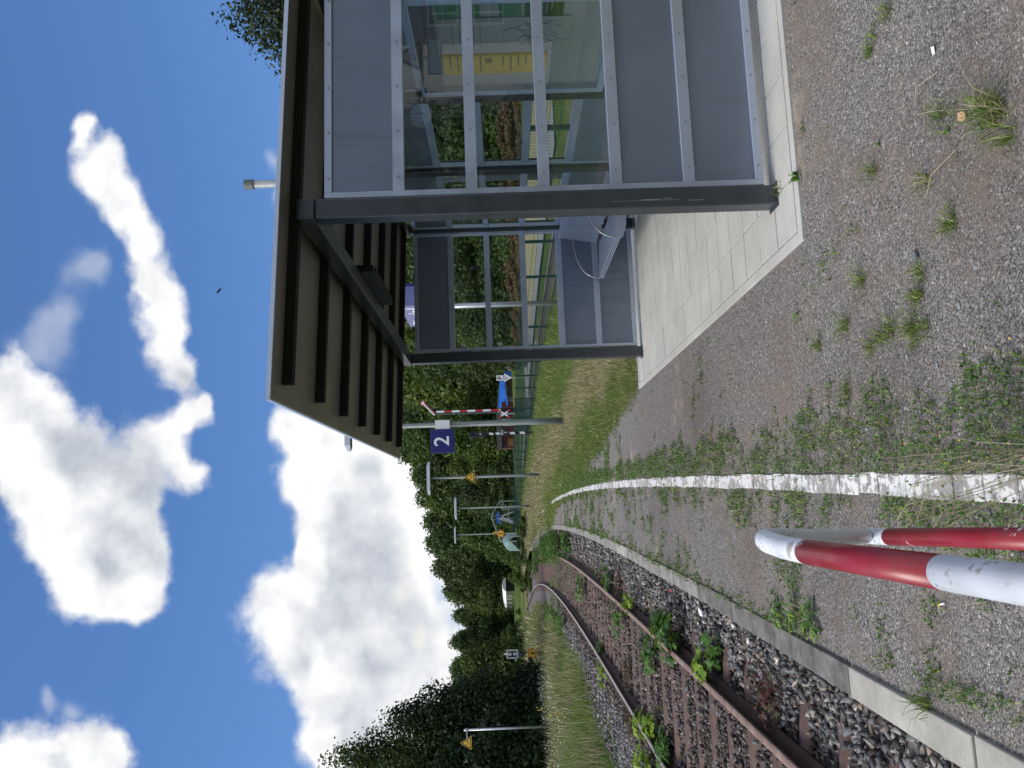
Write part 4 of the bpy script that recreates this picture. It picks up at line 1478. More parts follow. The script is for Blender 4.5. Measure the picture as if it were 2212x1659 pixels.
# level crossing: raised boom and St Andrew's cross
B_Y = 72.0
bm_ = empty('crossing_barrier', (8.8, B_Y, -0.3), 'raised red and white crossing boom with hanging skirt and end arm', 'barrier')
bb = MB()
z0, z1 = 2.10, 7.74
for k in range(8):
    a, b_ = z0 + (z1 - z0) * k / 8, z0 + (z1 - z0) * (k + 1) / 8
    bb.box(8.74 + 0.004 * k, 8.92 + 0.004 * k, B_Y, B_Y + 0.08, a, b_, 0 if k % 2 == 0 else 1)
bb.build('boom', [M['red'], M['white']], bm_)
sk = MB()
for k in range(28):
    a = z0 + (z1 - z0) * k / 28
    sk.bar((8.70, B_Y + 0.04, a), (8.58, B_Y + 0.04, a + 0.22), 0.02, 0.02)
sk.bar((8.58, B_Y + 0.04, z0), (8.60, B_Y + 0.04, z1), 0.02, 0.02).build('skirt', M['galv'], bm_)
am = MB()
am.bar((8.55, B_Y, 7.9), (9.58, B_Y, 8.85), 0.14, 0.05, 1, up=(0, 1, 0)).bar((8.58, B_Y + 0.03, 7.86), (9.62, B_Y + 0.03, 8.81), 0.24, 0.03, 0, up=(0, 1, 0))
am.build('end_arm', [M['red'], M['white']], bm_)
dk = MB()
circ = lambda r, y: [(9.68 + r * math.cos(2 * math.pi * k / 18), y, 8.94 + r * math.sin(2 * math.pi * k / 18)) for k in range(18)]
dk.prism(circ(0.24, B_Y), (0, 0.05, 0), 0).prism(circ(0.15, B_Y - 0.02), (0, 0.015, 0), 1)
dk.build('end_disc', [M['red'], M['white']], bm_)
MB().tube([(8.9, B_Y + 0.1, 7.75), (9.1, B_Y + 0.1, 8.1)], 0.12, 10).build('tip_lamp', M['darkgrey'], bm_)
MB().box(8.6, 9.0, B_Y - 0.1, B_Y + 0.5, -0.6, 2.1).build('drive_housing', M['darkgrey'], bm_)
fp = MB().box(8.62, 8.90, B_Y - 0.14, B_Y - 0.11, 1.88, 2.12).build('letter_plate', M['white'], bm_)
text('letter', 'F', 0.2, (8.76, B_Y - 0.143, 2.0), FACE_CAM, M['black'], fp)
ac = empty('crossing_cross', (8.4, 71.5, -0.3), 'red and white diagonal level crossing cross before the blue shed', 'sign')
cr_ = MB()
for sgn in (1, -1):
    for k, (a, b_, mt) in enumerate(((-1, -0.55, 0), (-0.55, 0.55, 1), (0.55, 1, 0))):
        y_ = 71.5 + 0.012 * (sgn < 0)
        cr_.bar((8.40 + 0.36 * a, y_, 1.58 + 0.52 * a * sgn), (8.40 + 0.36 * b_, y_, 1.58 + 0.52 * b_ * sgn), 0.15, 0.01, mt, up=(0, 1, 0))
cr_.build('cross_arms', [M['red'], M['white']], ac)
MB().tube([(8.4, 71.56, -0.4), (8.4, 71.56, 2.0)], 0.05, 10).build('pole', M['galv'], ac)

# ------------------------------------------------------------------ green mesh fence
fe = empty('mesh_fence', (5.2, 20, 0), 'dark green wire mesh fence with posts running along the platform back', 'fence')
FH = 1.07
yf = [3.0]
while yf[-1] < 97:
    yf.append(yf[-1] + (2.5 if yf[-1] < 45 else 3.2))
for y in yf:
    x = float(x_fence(y))
    MB().box(x - 0.03, x + 0.03, y - 0.025, y + 0.025, -0.25, FH + 0.02).box(x - 0.032, x + 0.032, y - 0.027, y + 0.027, FH + 0.021, FH + 0.03).build('fence_post', M['green'], fe)
for y0, y1 in zip(yf[:-1], yf[1:]):
    xa, xb = float(x_fence(y0)), float(x_fence(y1))
    pm = MB()
    nw = 50 if y0 < 34 else 34
    wv_ = 0.0055 if y0 < 34 else 0.011
    for k in range(1, nw):
        t = k / nw
        x, y = xa + (xb - xa) * t, y0 + (y1 - y0) * t
        pm.box(x - wv_ / 2, x + wv_ / 2, y - wv_ / 2, y + wv_ / 2, 0.03, FH)
    for k in range(6):
        z = 0.05 + (FH - 0.07) * k / 5
        pm.bar((xa - 0.008, y0 + 0.03, z), (xb - 0.008, y1 - 0.03, z), 0.008, 0.008)
    pm.build('mesh_panel', M['green'], fe)

# ------------------------------------------------------------------ things beyond the fence
# hut with blue sheet roof
B0 = 110.0
gz = zg(15, B0) - 0.1
hut = empty('shed', (15.5, B0, gz), 'low wooden shed with sloping blue corrugated roof by the woods', 'shed')
w = MB()
w.box(13.85, 14.6, B0 + 0.3, B0 + 3.0, gz, 1.95)
w.build('red_wall', M['redbrown'], hut)
MB().box(14.6, 15.3, B0 + 0.3, B0 + 3.0, gz, 1.10).build('pale_board', M['greywood'], hut)
MB().box(15.3, 16.6, B0 + 0.25, B0 + 3.0, gz, 1.15).build('door', paint('brown_boards', (0.055, 0.045, 0.045), 0.8), hut)
MB().box(16.6, 18.3, B0 + 0.6, B0 + 3.0, gz, 1.3).build('back_wall', M['darkgrey'], hut)
rfm = MB()
n = 36
x0, x1 = 14.05, 17.95
for k in range(n):
    a, b_ = x0 + (x1 - x0) * k / n, x0 + (x1 - x0) * (k + 1) / n
    za, zb = 2.36 - 0.33 * k / n, 2.36 - 0.33 * (k + 1) / n
    ea, eb = (1.02 if k < 14 else 1.28), (1.02 if k < 13 else 1.28)
    dz = 0.05 if k % 3 == 0 else 0.0
    rfm.hexa([(a, B0 - 0.2, ea + dz), (b_, B0 - 0.2, eb + dz), (b_, B0 + 3.1, zb + dz), (a, B0 + 3.1, za + dz), (a, B0 - 0.2, ea + 0.03 + dz), (b_, B0 - 0.2, eb + 0.03 + dz), (b_, B0 + 3.1, zb + 0.03 + dz), (a, B0 + 3.1, za + 0.03 + dz)])
rfm.build('roof', M['bluesheet'], hut)
MB().box(17.9, 18.9, B0 + 0.2, B0 + 0.3, gz, 1.35).build('blue_side_sheet', M['bluesheet'], hut)
tm = MB()
tm.bar((13.5, B0 + 1, 2.6), (18.6, B0 + 1, 2.0), 0.05, 0.05).bar((13.5, B0 + 1, gz), (13.5, B0 + 1, 2.6), 0.05, 0.05)
tm.build('frame_bar', M['galv'], hut)
for k, (xx_, zz_) in enumerate(((16.75, 0), (17.3, 0))):
    p_ = empty('pallet', (xx_, B0, gz), ('upright wooden pallet leaning left of its twin under the blue roof', 'upright wooden pallet leaning nearest the whistle board under the blue roof')[k], 'pallet')
    q = MB()
    for j in range(7):
        q.box(xx_ - 0.24, xx_ + 0.24, B0 + 0.1, B0 + 0.13, gz + 0.1 + j * 0.19, gz + 0.18 + j * 0.19)
    q.box(xx_ - 0.24, xx_ - 0.19, B0 + 0.131, B0 + 0.2, gz, gz + 1.4).box(xx_ + 0.19, xx_ + 0.24, B0 + 0.131, B0 + 0.2, gz, gz + 1.4)
    q.build('slats', M['wood'], p_)
wp_ = empty('woodpile', (15.9, B0, 1.2), 'untidy pile of grey timber and tarpaulin on the shed eaves', 'woodpile')
q = MB()
for j in range(16):
    x = rnd.uniform(14.4, 16.6)
    q.bar((x, B0 - 0.1, 1.16 + rnd.uniform(-0.1, 0.1)), (x + rnd.uniform(0.3, 1.0), B0 - 0.05, 1.2 + rnd.uniform(-0.1, 0.12)), 0.1, 0.05)
q.build('timber', M['greywood'], wp_)
tank = empty('water_tank', (11.5, 108, gz), 'round pale tank with grey lid behind the crossing cross', 'tank')
MB().tube([(11.55, 108, gz + 0.0), (11.55, 108, gz + 1.55), (11.55, 108, gz + 1.75), (11.55, 108, gz + 1.95)], [0.5, 0.5, 0.42, 0.15], 18).build('drum', paint('pale_grey_plastic', (0.42, 0.44, 0.46), 0.5), tank, smooth=True)
MB().tube([(11.55, 108, gz + 0.5), (11.55, 108, gz + 0.62)], 0.515, 18).tube([(11.55, 108, gz + 1.1), (11.55, 108, gz + 1.2)], 0.515, 18).build('hoops', M['galv'], tank)
sh2 = empty('shed', (9.0, 112, gz), 'dark red brown shed with orange door behind the crossing signal', 'shed')
MB().box(8.3, 13.2, 112, 115, gz, 2.0).build('wall', M['redbrown'], sh2)
MB().prism([(8.1, 111.7, 2.0), (13.4, 111.7, 2.0), (13.4, 113.5, 2.7), (8.1, 113.5, 2.7)], (0, 0, 0.06)).build('roof', M['darkgrey'], sh2)
MB().box(8.6, 9.6, 111.93, 111.99, gz, 1.2).build('door', paint('orange_brown_door', (0.20, 0.075, 0.02), 0.6), sh2)
cr2 = empty('crate_stack', (19.6, 109, gz), 'brown and grey box pallets beside the blue roofed shed', 'crates')
MB().box(19.0, 20.2, 109, 110.2, gz, 1.1).build('grey_crate', M['greywood'], cr2)
MB().box(20.3, 21.6, 109, 110.2, gz, 1.15).build('brown_crate', paint('dark_brown_boards', (0.07, 0.04, 0.03), 0.8), cr2)
van = empty('parked_car', (21, 114, gz), 'dark car half hidden behind the crates at the edge of the woods', 'car')
MB().hexa([(19.0, 114, gz + 0.25), (23.2, 114, gz + 0.25), (23.2, 115.7, gz + 0.25), (19.0, 115.7, gz + 0.25), (19.1, 114, gz + 1.0), (23.1, 114, gz + 1.05), (23.1, 115.7, gz + 1.05), (19.1, 115.7, gz + 1.0)]).hexa(
    [(19.9, 114.1, gz + 1.04), (22.9, 114.1, gz + 1.04), (22.9, 115.6, gz + 1.04), (19.9, 115.6, gz + 1.04), (20.6, 114.2, gz + 1.62), (22.5, 114.2, gz + 1.62), (22.5, 115.5, gz + 1.62), (20.6, 115.5, gz + 1.62)]).build('body', paint('dark_blue_car_paint', (0.012, 0.018, 0.03), 0.25), van, bevel=0.08)
MB().hexa([(20.1, 114.07, gz + 1.08), (22.7, 114.07, gz + 1.08), (22.7, 114.09, gz + 1.08), (20.1, 114.09, gz + 1.08), (20.75, 114.17, gz + 1.5), (22.4, 114.17, gz + 1.5), (22.4, 114.19, gz + 1.5), (20.75, 114.19, gz + 1.5)]).build('side_window', M['dgreen_paint'], van)
for x in (19.9, 22.3):
    MB().tube([(x, 113.98, gz + 0.33), (x, 114.2, gz + 0.33)], 0.33, 16).build('wheel', M['black'], van)

# climbing frame with slide
C = 92.0
kz = C / 75.0
fx_ = lambda x: x * kz
fz_ = lambda z: 1.55 + (z - 1.55) * kz
g0 = zg(0, C) - 0.05
cf = empty('climbing_frame', (-0.8, C, g0), 'tall galvanised swing and climbing frame with a blue seat beyond the fence', 'playground frame')
m_ = MB()
T = lambda a, b_, r=0.035: m_.tube([a, b_], r, 6)
A, Bk = C - 0.8, C + 1.4
p_r, p_t, p_l = (fx_(0.67), fz_(2.28)), (fx_(-0.71), fz_(3.11)), (fx_(-3.05), fz_(2.30))
for yy_ in (A, A + 0.35, Bk - 0.4, Bk):
    T((p_r[0], yy_, p_r[1]), (p_t[0], yy_, p_t[1]))
    T((p_t[0], yy_, p_t[1]), (p_l[0], yy_, p_l[1]))
for t in (0, 0.25, 0.5, 0.75, 1):
    for q0, q1 in ((p_r, p_t), (p_t, p_l)):
        x = q0[0] + (q1[0] - q0[0]) * t
        z = q0[1] + (q1[1] - q0[1]) * t
        T((x, A, z), (x, Bk, z), 0.025)
for x, z in (p_r, (fx_(0.2), fz_(2.26)), p_l, (fx_(-2.6), fz_(2.25))):
    for yy_ in (A, Bk):
        T((x, yy_, z), (x, yy_, g0))
T((p_r[0], A, p_r[1]), (fx_(0.62), A, fz_(1.7)))
T((fx_(0.62), A, fz_(1.95)), (fx_(-0.1), A, fz_(2.1)))
m_.build('frame', M['galv'], cf)
MB().prism([(fx_(-0.2), C, fz_(2.35)), (fx_(-1.5), C, fz_(2.25)), (fx_(-1.3), C, fz_(2.6)), (fx_(-0.6), C, fz_(2.75))], (0, 0.05, 0)).build('blue_seat', paint('blue_plastic', (0.03, 0.12, 0.4), 0.5), cf)
sl = empty('slide_tower', (-0.4, C - 1.5, g0), 'small pale metal slide with ladder under the climbing frame', 'slide')
m_ = MB()
yt = C - 1.4
for x in (fx_(-0.09), fx_(-0.9)):
    for dy in (0, 0.6):
        T((x, yt + dy, g0), (x, yt + dy, fz_(2.05)))
for z in np.linspace(1.0, 2.0, 6):
    T((fx_(-0.09), yt, fz_(z)), (fx_(-0.09), yt + 0.6, fz_(z)), 0.02)
    T((fx_(-0.09), yt, fz_(z)), (fx_(0.08), yt, fz_(z)), 0.02)
T((fx_(-0.09), yt, fz_(1.5)), (fx_(-0.9), yt, fz_(1.5)))
T((fx_(0.08), yt, fz_(1.0)), (fx_(0.08), yt, fz_(2.0)))
T((fx_(0.1), yt, fz_(1.1)), (fx_(-0.5), yt, g0))
m_.build('tower', M['galv'], sl)
m_ = MB()
m_.bar((fx_(-0.8), yt - 0.1, fz_(2.42)), (fx_(-1.35), yt - 0.1, fz_(0.93)), 0.4, 0.05, up=(0, 1, 0))
m_.bar((fx_(-0.8), yt - 0.1, fz_(2.42)), (fx_(-0.3), yt - 0.1, fz_(0.95)), 0.16, 0.05, up=(0, 1, 0))
m_.build('chute', M['galv'], sl)
# tent
tn = empty('garden_tent', (fx_(-3.2), C + 3, g0), 'pale turquoise dome tent on the grass beyond the fence', 'tent')
tx = lambda x: x * kz
poly = [(-2.30, 0.5), (-2.35, 1.55), (-2.62, 1.95), (-2.99, 2.17), (-3.45, 2.02), (-3.86, 1.72), (-3.98, 1.50), (-4.02, 0.5)]
m_ = MB()
P0 = [(tx(a), C + 2.0, fz_(b_)) for a, b_ in poly]
P1 = [(tx(a), C + 4.2, fz_(b_)) for a, b_ in poly]
ctr = (tx(-3.0), C + 1.7, fz_(1.5))
for k in range(len(poly) - 1):
    m_.face([P0[k], P0[k + 1], P1[k + 1], P1[k]])
    m_.face([P0[k], ctr, P0[k + 1]])
m_.face(P1)
m_.build('canvas', M['tent'], tn)
d_ = MB()
arc = [(tx(-2.9 - 0.25 * math.cos(t)), C + 1.66, fz_(1.2 + 0.55 * math.sin(t))) for t in np.linspace(-0.6, 1.5, 8)]
d_.tube(arc, 0.03, 6).tube([(tx(-3.55), C + 1.9, fz_(1.75)), (tx(-3.5), C + 1.9, fz_(1.1)), (tx(-3.7), C + 1.95, fz_(0.6))], 0.025, 6)
d_.build('seam', M['lamp_post'], tn)

# railway goods wagon with pale roof
W0, kw = 140.0, 2.0
wx = lambda x: x * kw
wz = lambda z: 1.55 + (z - 1.55) * kw
wg = empty('goods_wagon', (-14.5, W0, -0.2), 'olive green goods wagon with rounded pale roof at the edge of the woods', 'wagon')
corner = Vector((wx(-7.02), W0, 0))
e_side = Vector((wx(-8.93), W0 + 5.5, 0))
e_end = Vector((wx(-6.06), W0 + 2.0, 0))
back = e_side + (e_end - corner)
zb_, zt_ = wz(1.08), wz(1.95)
foot = [corner, e_end, back, e_side]
MB().hexa([(p.x, p.y, zb_) for p in foot] + [(p.x, p.y, zt_) for p in foot]).build('body', M['olive'], wg)
m_ = MB()
prof = [(-0.04, 0.0), (0.03, 0.28), (0.2, 0.52), (0.5, 0.66), (0.8, 0.52), (0.97, 0.28), (1.04, 0.0)]
ends = []
for s0, base0, base1 in ((0, corner, e_end), (1, e_side, back)):
    lead = (corner - e_side).normalized() * (0.35 if s0 == 0 else -0.1)
    ends.append([Vector((base0.x + (base1.x - base0.x) * a, base0.y + (base1.y - base0.y) * a, zt_ + b_ * (1.0 if s0 == 0 else 0.85))) + lead for a, b_ in prof])
for k in range(len(prof) - 1):
    m_.face([ends[0][k], ends[0][k + 1], ends[1][k + 1], ends[1][k]])
m_.face(ends[0]).face(list(reversed(ends[1])))
m_.build('roof', M['tarp'], wg)
nrm = (e_end - corner).normalized()
sd = (e_side - corner)
sn = Vector((sd.y, -sd.x, 0)).normalized()
if sn.y > 0:
    sn = -sn
en = -(sd.normalized())
m_ = MB()
ed = e_end - corner
q = [corner + ed * 0.08 + en * 0.05, corner + ed * 0.92 + en * 0.05]
m_.face([(q[0].x, q[0].y, zb_ + 0.1), (q[1].x, q[1].y, zb_ + 0.1), (q[1].x, q[1].y, zt_ + 0.35), (q[0].x, q[0].y, zt_ + 0.35)])
m_.build('end_opening', M['black'], wg)
m_ = MB()
for t in np.linspace(0.1, 0.95, 8):
    p = corner + sd * t + sn * 0.02
    m_.bar((p.x, p.y, zb_), (p.x, p.y, zt_), 0.04, 0.04)
m_.build('side_ribs', M['darkgrey'], wg)
m_ = MB()
for t in (0.2, 0.34, 0.55, 0.75):
    for k in range(2):
        p = corner + sd * (t + k * 0.045) + sn * 0.03
        p2 = corner + sd * (t + k * 0.045 + 0.03) + sn * 0.03
        for z in (zt_ - 0.25, zt_ - 0.55, zt_ - 0.85):
            m_.face([(p.x, p.y, z), (p2.x, p2.y, z), (p2.x, p2.y, z + 0.10), (p.x, p.y, z + 0.10)])
m_.build('stencil_marks', M['white'], wg)
m_ = MB()
for t in (0.27, 0.86):
    p, p2 = corner + sd * t + sn * 0.03, corner + sd * (t + 0.03) + sn * 0.03
    m_.face([(p.x, p.y, zb_ + 0.05), (p2.x, p2.y, zb_ + 0.05), (p2.x, p2.y, zb_ + 0.5), (p.x, p.y, zb_ + 0.5)])
m_.build('yellow_marks', M['yellow'], wg)
m_ = MB()
uf = [corner + sd * 0.03 + ed * 0.1, corner + sd * 0.97 + ed * 0.1, corner + sd * 0.97 + ed * 0.9, corner + sd * 0.03 + ed * 0.9]
m_.hexa([(p.x, p.y, zb_ - 0.25) for p in uf] + [(p.x, p.y, zb_ - 0.01) for p in uf])
for dz in (0.3, 0.8):
    p, p2 = corner + en * 0.5 + ed * 0.75, corner + en * 0.6 + ed * 0.35
    m_.bar((p.x, p.y, zb_ + 0.35 - dz), (p2.x, p2.y, zb_ - 0.2 - dz + 0.3), 0.08, 0.08)
m_.build('underframe', M['black'], wg)
for t in (0.2, 0.8):
    for s in (0.12, 0.88):
        p = corner + sd * t + ed * s
        a = sn * 0.06
        MB().tube([(p.x - a.x, p.y - a.y, zb_ - 0.45), (p.x + a.x, p.y + a.y, zb_ - 0.45)], 0.45, 14).build('wheel', M['rust'], wg)

# the station house behind the photographer: it shows in the panes
HY = -14.0
st = empty('station_house', (18, HY, 0), 'white rendered station house behind the camera, mirrored in the shelter glass', 'house')
MB().box(14.0, 27.0, HY - 9, HY, -0.3, 5.2).build('wall', M['render'], st)
MB().prism([(13.5, HY + 0.5, 5.2), (27.5, HY + 0.5, 5.2), (27.5, HY - 4.5, 8.8), (13.5, HY - 4.5, 8.8)], (0, 0, 0.12)).prism([(13.5, HY - 9.5, 5.2), (27.5, HY - 9.5, 5.2), (27.5, HY - 4.5, 8.8), (13.5, HY - 4.5, 8.8)], (0, 0, 0.12)).build('roof', M['redbrown'], st)
for x in (14.6, 16.9, 19.2):
    for z in (1.15, 2.55):
        wf = MB()
        for a, b_, c, d in ((x, x + 0.06, z, z + 0.95), (x + 0.76, x + 0.82, z, z + 0.95), (x + 0.06, x + 0.76, z, z + 0.06), (x + 0.06, x + 0.76, z + 0.89, z + 0.95), (x + 0.38, x + 0.44, z + 0.06, z + 0.89), (x + 0.06, x + 0.38, z + 0.46, z + 0.5), (x + 0.44, x + 0.76, z + 0.46, z + 0.5)):
            wf.box(a, b_, HY + 0.001, HY + 0.05, c, d)
        wf_ = wf.build('window', M['white'], st)
        MB().box(x + 0.06, x + 0.76, HY + 0.003, HY + 0.02, z + 0.06, z + 0.89).build('pane', M['dgreen_paint'], wf_)
MB().box(14.0, 27.0, HY + 0.001, HY + 0.03, 3.55, 3.66).build('red_band', M['red'], st)
ck = empty('station_clock', (11.7, HY + 0.4, 3.7), 'round station clock on a bracket arm, mirrored in the shelter glass', 'clock')
circ = lambda r, y, n=28: [(11.69 + r * math.cos(2 * math.pi * k / n), y, 3.71 + r * math.sin(2 * math.pi * k / n)) for k in range(n)]
case = MB().prism(circ(0.36, HY), (0, 0.16, 0)).build('case', M['lamp_post'], ck)
MB().prism(circ(0.33, HY + 0.161), (0, 0.004, 0)).build('dial', paint('white_clock_dial', (0.85, 0.86, 0.86), 0.4, 0, 0.02), case)
h_ = MB()
h_.bar((11.69, HY + 0.168, 3.66), (11.69, HY + 0.168, 4.0), 0.03, 0.003, up=(0, 1, 0)).bar((11.72, HY + 0.172, 3.74), (11.58, HY + 0.172, 3.53), 0.04, 0.003, up=(0, 1, 0))
for k in range(12):
    t = 2 * math.pi * k / 12
    h_.bar((11.69 + 0.25 * math.cos(t), HY + 0.167, 3.71 + 0.25 * math.sin(t)), (11.69 + 0.31 * math.cos(t), HY + 0.167, 3.71 + 0.31 * math.sin(t)), 0.02, 0.002, up=(0, 1, 0))
h_.build('hands', M['black'], case)
MB().box(12.05, 12.32, HY + 0.05, HY + 0.11, 3.62, 3.66).box(12.05, 12.32, HY + 0.05, HY + 0.11, 3.76, 3.80).box(12.3, 12.5, HY, HY + 0.16, 3.55, 3.86).box(12.5, 14.0, HY + 0.03, HY + 0.12, 3.64, 3.74).build('arm', M['lamp_post'], ck)
wm = empty('warning_sign', (13.3, HY + 0.5, 3.6), 'yellow triangular warning sign mirrored in the upper shelter pane', 'sign')
h = 1.1 * 0.866
tri = MB().prism([(12.77, HY + 0.5, 3.6), (13.88, HY + 0.5, 3.6), (13.32, HY + 0.5, 3.6 + h)], (0, 0.02, 0)).build('sign_plate', M['yellow'], wm)
r_ = MB()
o_ = [(12.80, 3.63), (13.85, 3.63), (13.32, 3.57 + h)]
i2_ = [(12.98, 3.73), (13.66, 3.73), (13.32, 4.33)]
for k in range(3):
    q = (k + 1) % 3
    r_.face([(o_[k][0], HY + 0.522, o_[k][1]), (o_[q][0], HY + 0.522, o_[q][1]), (i2_[q][0], HY + 0.522, i2_[q][1]), (i2_[k][0], HY + 0.522, i2_[k][1])])
r_.build('black_rim', M['black'], tri)
MB().box(13.2, 13.44, HY + 0.522, HY + 0.526, 3.78, 4.02).build('pictogram', M['red'], tri)
wb = empty('name_board', (13.3, HY + 0.5, 3.2), 'long white board with black border mirrored below the yellow triangle', 'sign')
MB().box(12.70, 13.90, HY + 0.5, HY + 0.52, 3.03, 3.47).build('board', M['white'], wb)
r_ = MB()
for a, b_, c, d in ((12.73, 13.87, 3.05, 3.075), (12.73, 13.87, 3.425, 3.45), (12.73, 12.755, 3.075, 3.425), (13.845, 13.87, 3.075, 3.425)):
    r_.box(a, b_, HY + 0.521, HY + 0.523, c, d)
r_.build('border', M['black'], wb)
sp = empty('sign_mast', (13.3, HY + 0.3, 0), 'grey mast carrying the mirrored triangle and white board', 'post')
MB().tube([(13.32, HY + 0.44, -0.1), (13.32, HY + 0.44, 4.5)], 0.05, 10).build('pole', M['galv'], sp)

# a bird high up
bd = empty('bird', (11.59, 40.0, 16.04), 'small dark bird flying high in the blue sky', 'bird')
m_ = MB()
c0 = Vector((11.59, 40, 16.04))
dirb = Vector((0.55, 0, -0.5)).normalized()
pts = [c0 - dirb * 0.19, c0 - dirb * 0.14, c0 - dirb * 0.04, c0 + dirb * 0.06, c0 + dirb * 0.15]
m_.tube(pts, [0.012, 0.045, 0.06, 0.045, 0.012], 8)
side_ = Vector((0.5, 0.2, 0.55)).normalized()
m_.prism([c0 - dirb * 0.08, c0 + dirb * 0.03, c0 + dirb * 0.16 + side_ * 0.14, c0 + dirb * 0.05 + side_ * 0.09], (0, 0.012, 0))
m_.prism([c0 - dirb * 0.08, c0 + dirb * 0.03, c0 + dirb * 0.12 - side_ * 0.05, c0 + dirb * 0.02 - side_ * 0.04], (0, 0.012, 0))
m_.prism([c0 + dirb * 0.12, c0 + dirb * 0.22 + side_ * 0.02, c0 + dirb * 0.22 - side_ * 0.03], (0, 0.01, 0))
m_.build('body', M['black'], bd)

# ------------------------------------------------------------------ trees
def crown_cloud(n, lobes, leaf, seed, shell=0.55, droop=0.35):
    """n leaf clumps (bent quads) spread through a set of lobes [(centre, radii)]; returns verts, faces"""
    g = np.random.default_rng(seed)
    vol = np.array([r[0] * r[1] * r[2] for _, r in lobes]) ** 0.7
    which = g.choice(len(lobes), n, p=vol / vol.sum())
    C_ = np.array([c for c, _ in lobes])[which]
    Rd = np.array([r for _, r in lobes])[which]
    # sub-clumps: leaves gather in sprays
    nsub = max(20, n // 28)
    sub = g.normal(size=(len(lobes), nsub, 3))
    sub /= np.linalg.norm(sub, axis=2)[:, :, None]
    sub *= (shell + (1 - shell) * g.random((len(lobes), nsub, 1)) ** 0.6)
    pick = sub[which, g.integers(0, nsub, n)]
    d = pick + g.normal(size=(n, 3)) * 0.13
    P = C_ + d * Rd
    nrm = d / (np.linalg.norm(d, axis=1)[:, None] + 1e-6) * 0.8 + g.normal(size=(n, 3)) * 0.75 + np.array([0, 0, 0.35])
    nrm /= np.linalg.norm(nrm, axis=1)[:, None]
    t = np.cross(nrm, g.normal(size=(n, 3)))
    t /= np.linalg.norm(t, axis=1)[:, None] + 1e-9
    b_ = np.cross(nrm, t)
    s = leaf * g.uniform(0.55, 1.3, n)[:, None]
    a, c = t * s, b_ * s * g.uniform(0.45, 0.8, n)[:, None]
    bend = nrm * s * droop
    V = np.stack([P - a - bend * 0.5, P + c * 0.9, P + a - bend, P - c], 1).reshape(-1, 3)
    F = np.arange(n * 4).reshape(n, 4)
    return V, F


def limb_mesh(mb, base, top, r, seed, lobes):
    g = random.Random(seed)
    b0, t0 = Vector(base), Vector(top)
    pts = [b0.lerp(t0, k / 5) + Vector((g.uniform(-1, 1), g.uniform(-1, 1), 0)) * (0.03 * (t0 - b0).length * (k > 0)) for k in range(6)]
    mb.tube(pts, [r * (1 - 0.8 * k / 5) for k in range(6)], 8)
    for c, rad in lobes:
        a = pts[g.choice((2, 3, 4))]
        c = Vector(c)
        mid = a.lerp(c, 0.5) + Vector((0, 0, 0.1 * (c - a).length))
        mb.tube([a, mid, c], [r * 0.42, r * 0.26, r * 0.08], 6)
        for _ in range(4):
            e = c + Vector((g.uniform(-1, 1) * rad[0], g.uniform(-1, 1) * rad[1], g.uniform(-0.5, 1) * rad[2])) * 0.8
            mb.tube([mid.lerp(c, 0.6), e], [r * 0.12, r * 0.03], 5)


def make_tree(label, cat, height, spread, n, leaf, mat, seed, trunk_h=0.25, group=None, name='tree', nl=9, shell=0.55, low=0.0):
    g = random.Random(seed)
    lobes = []
    for k in range(nl):
        t = (k + 0.5) / nl
        z = height * (trunk_h + (0.90 - trunk_h) * t)
        rad = spread * (0.35 + 0.65 * math.sin(math.pi * min(1, 0.28 + 0.72 * t) ** 1.1)) * 0.62
        ang = k * 2.4 + g.uniform(-0.4, 0.4)
        off = rad * 0.62 * (1 - 0.55 * t)
        lobes.append(((off * math.cos(ang), off * math.sin(ang), z), (rad * g.uniform(0.75, 1.05), rad * g.uniform(0.75, 1.05), height * 0.17 * g.uniform(0.8, 1.15))))
    lobes.append(((0, 0, height * 0.86), (spread * 0.3, spread * 0.3, height * 0.14)))
    if low:
        for k in range(5):
            ang = k * 1.26 + 0.3
            lobes.append(((spread * 0.5 * math.cos(ang), spread * 0.5 * math.sin(ang), height * 0.12), (spread * 0.4, spread * 0.4, height * 0.14)))
    root = empty(name, (0, 0, 0), label, cat, group)
    V, F = crown_cloud(n, lobes, leaf, seed, shell)
    np_mesh('crown', V, F, mat, parent=root)
    mb = MB()
    limb_mesh(mb, (0, 0, -0.5), (0, 0, height * 0.86), 0.022 * height, seed, lobes)
    mb.build('trunk', M['bark'], root)
    return root


WOODG = 'trees of the woods behind the station'
WOODL = {'leaf_mid': 'dense green broadleaf tree in the woods behind the far fence', 'leaf_dark': 'dense dark green broadleaf tree in the woods behind the far fence', 'leaf_light': 'yellowish green broadleaf tree in the woods behind the far fence'}
protos = []
for i, (mt, h, s, seed) in enumerate((('leaf_mid', 10, 4.6, 21), ('leaf_dark', 10, 5.0, 22), ('leaf_mid', 10, 4.2, 23), ('leaf_dark', 10, 4.4, 24), ('leaf_light', 10, 4.4, 25))):
    protos.append(make_tree(WOODL[mt], 'tree', h, s, 15000, 0.19, M[mt], seed, 0.16, WOODG, low=1.0))
used = [False] * len(protos)


def plant(i, x, y, h, wide=1.0):
    p = protos[i]
    o = p if not used[i] else copy_tree(p)
    used[i] = True
    o.location = (x, y, zg(x, y) - 0.3)
    s = h / 10.0
    o.scale = (s * wide, s * wide, s)
    o.rotation_euler = (0, 0, rnd.uniform(0, 6.28))
    return o


def skyline(rx):
    """top of the woods above eye level, as rise over distance, by bearing x/y"""
    return float(np.interp(rx, [-0.30, -0.18, -0.128, -0.104, -0.055, -0.03, 0.025, 0.063, 0.12, 0.25, 0.45, 0.9], [0.085, 0.078, 0.068, 0.079, 0.098, 0.112, 0.111, 0.130, 0.150, 0.17, 0.20, 0.22]))


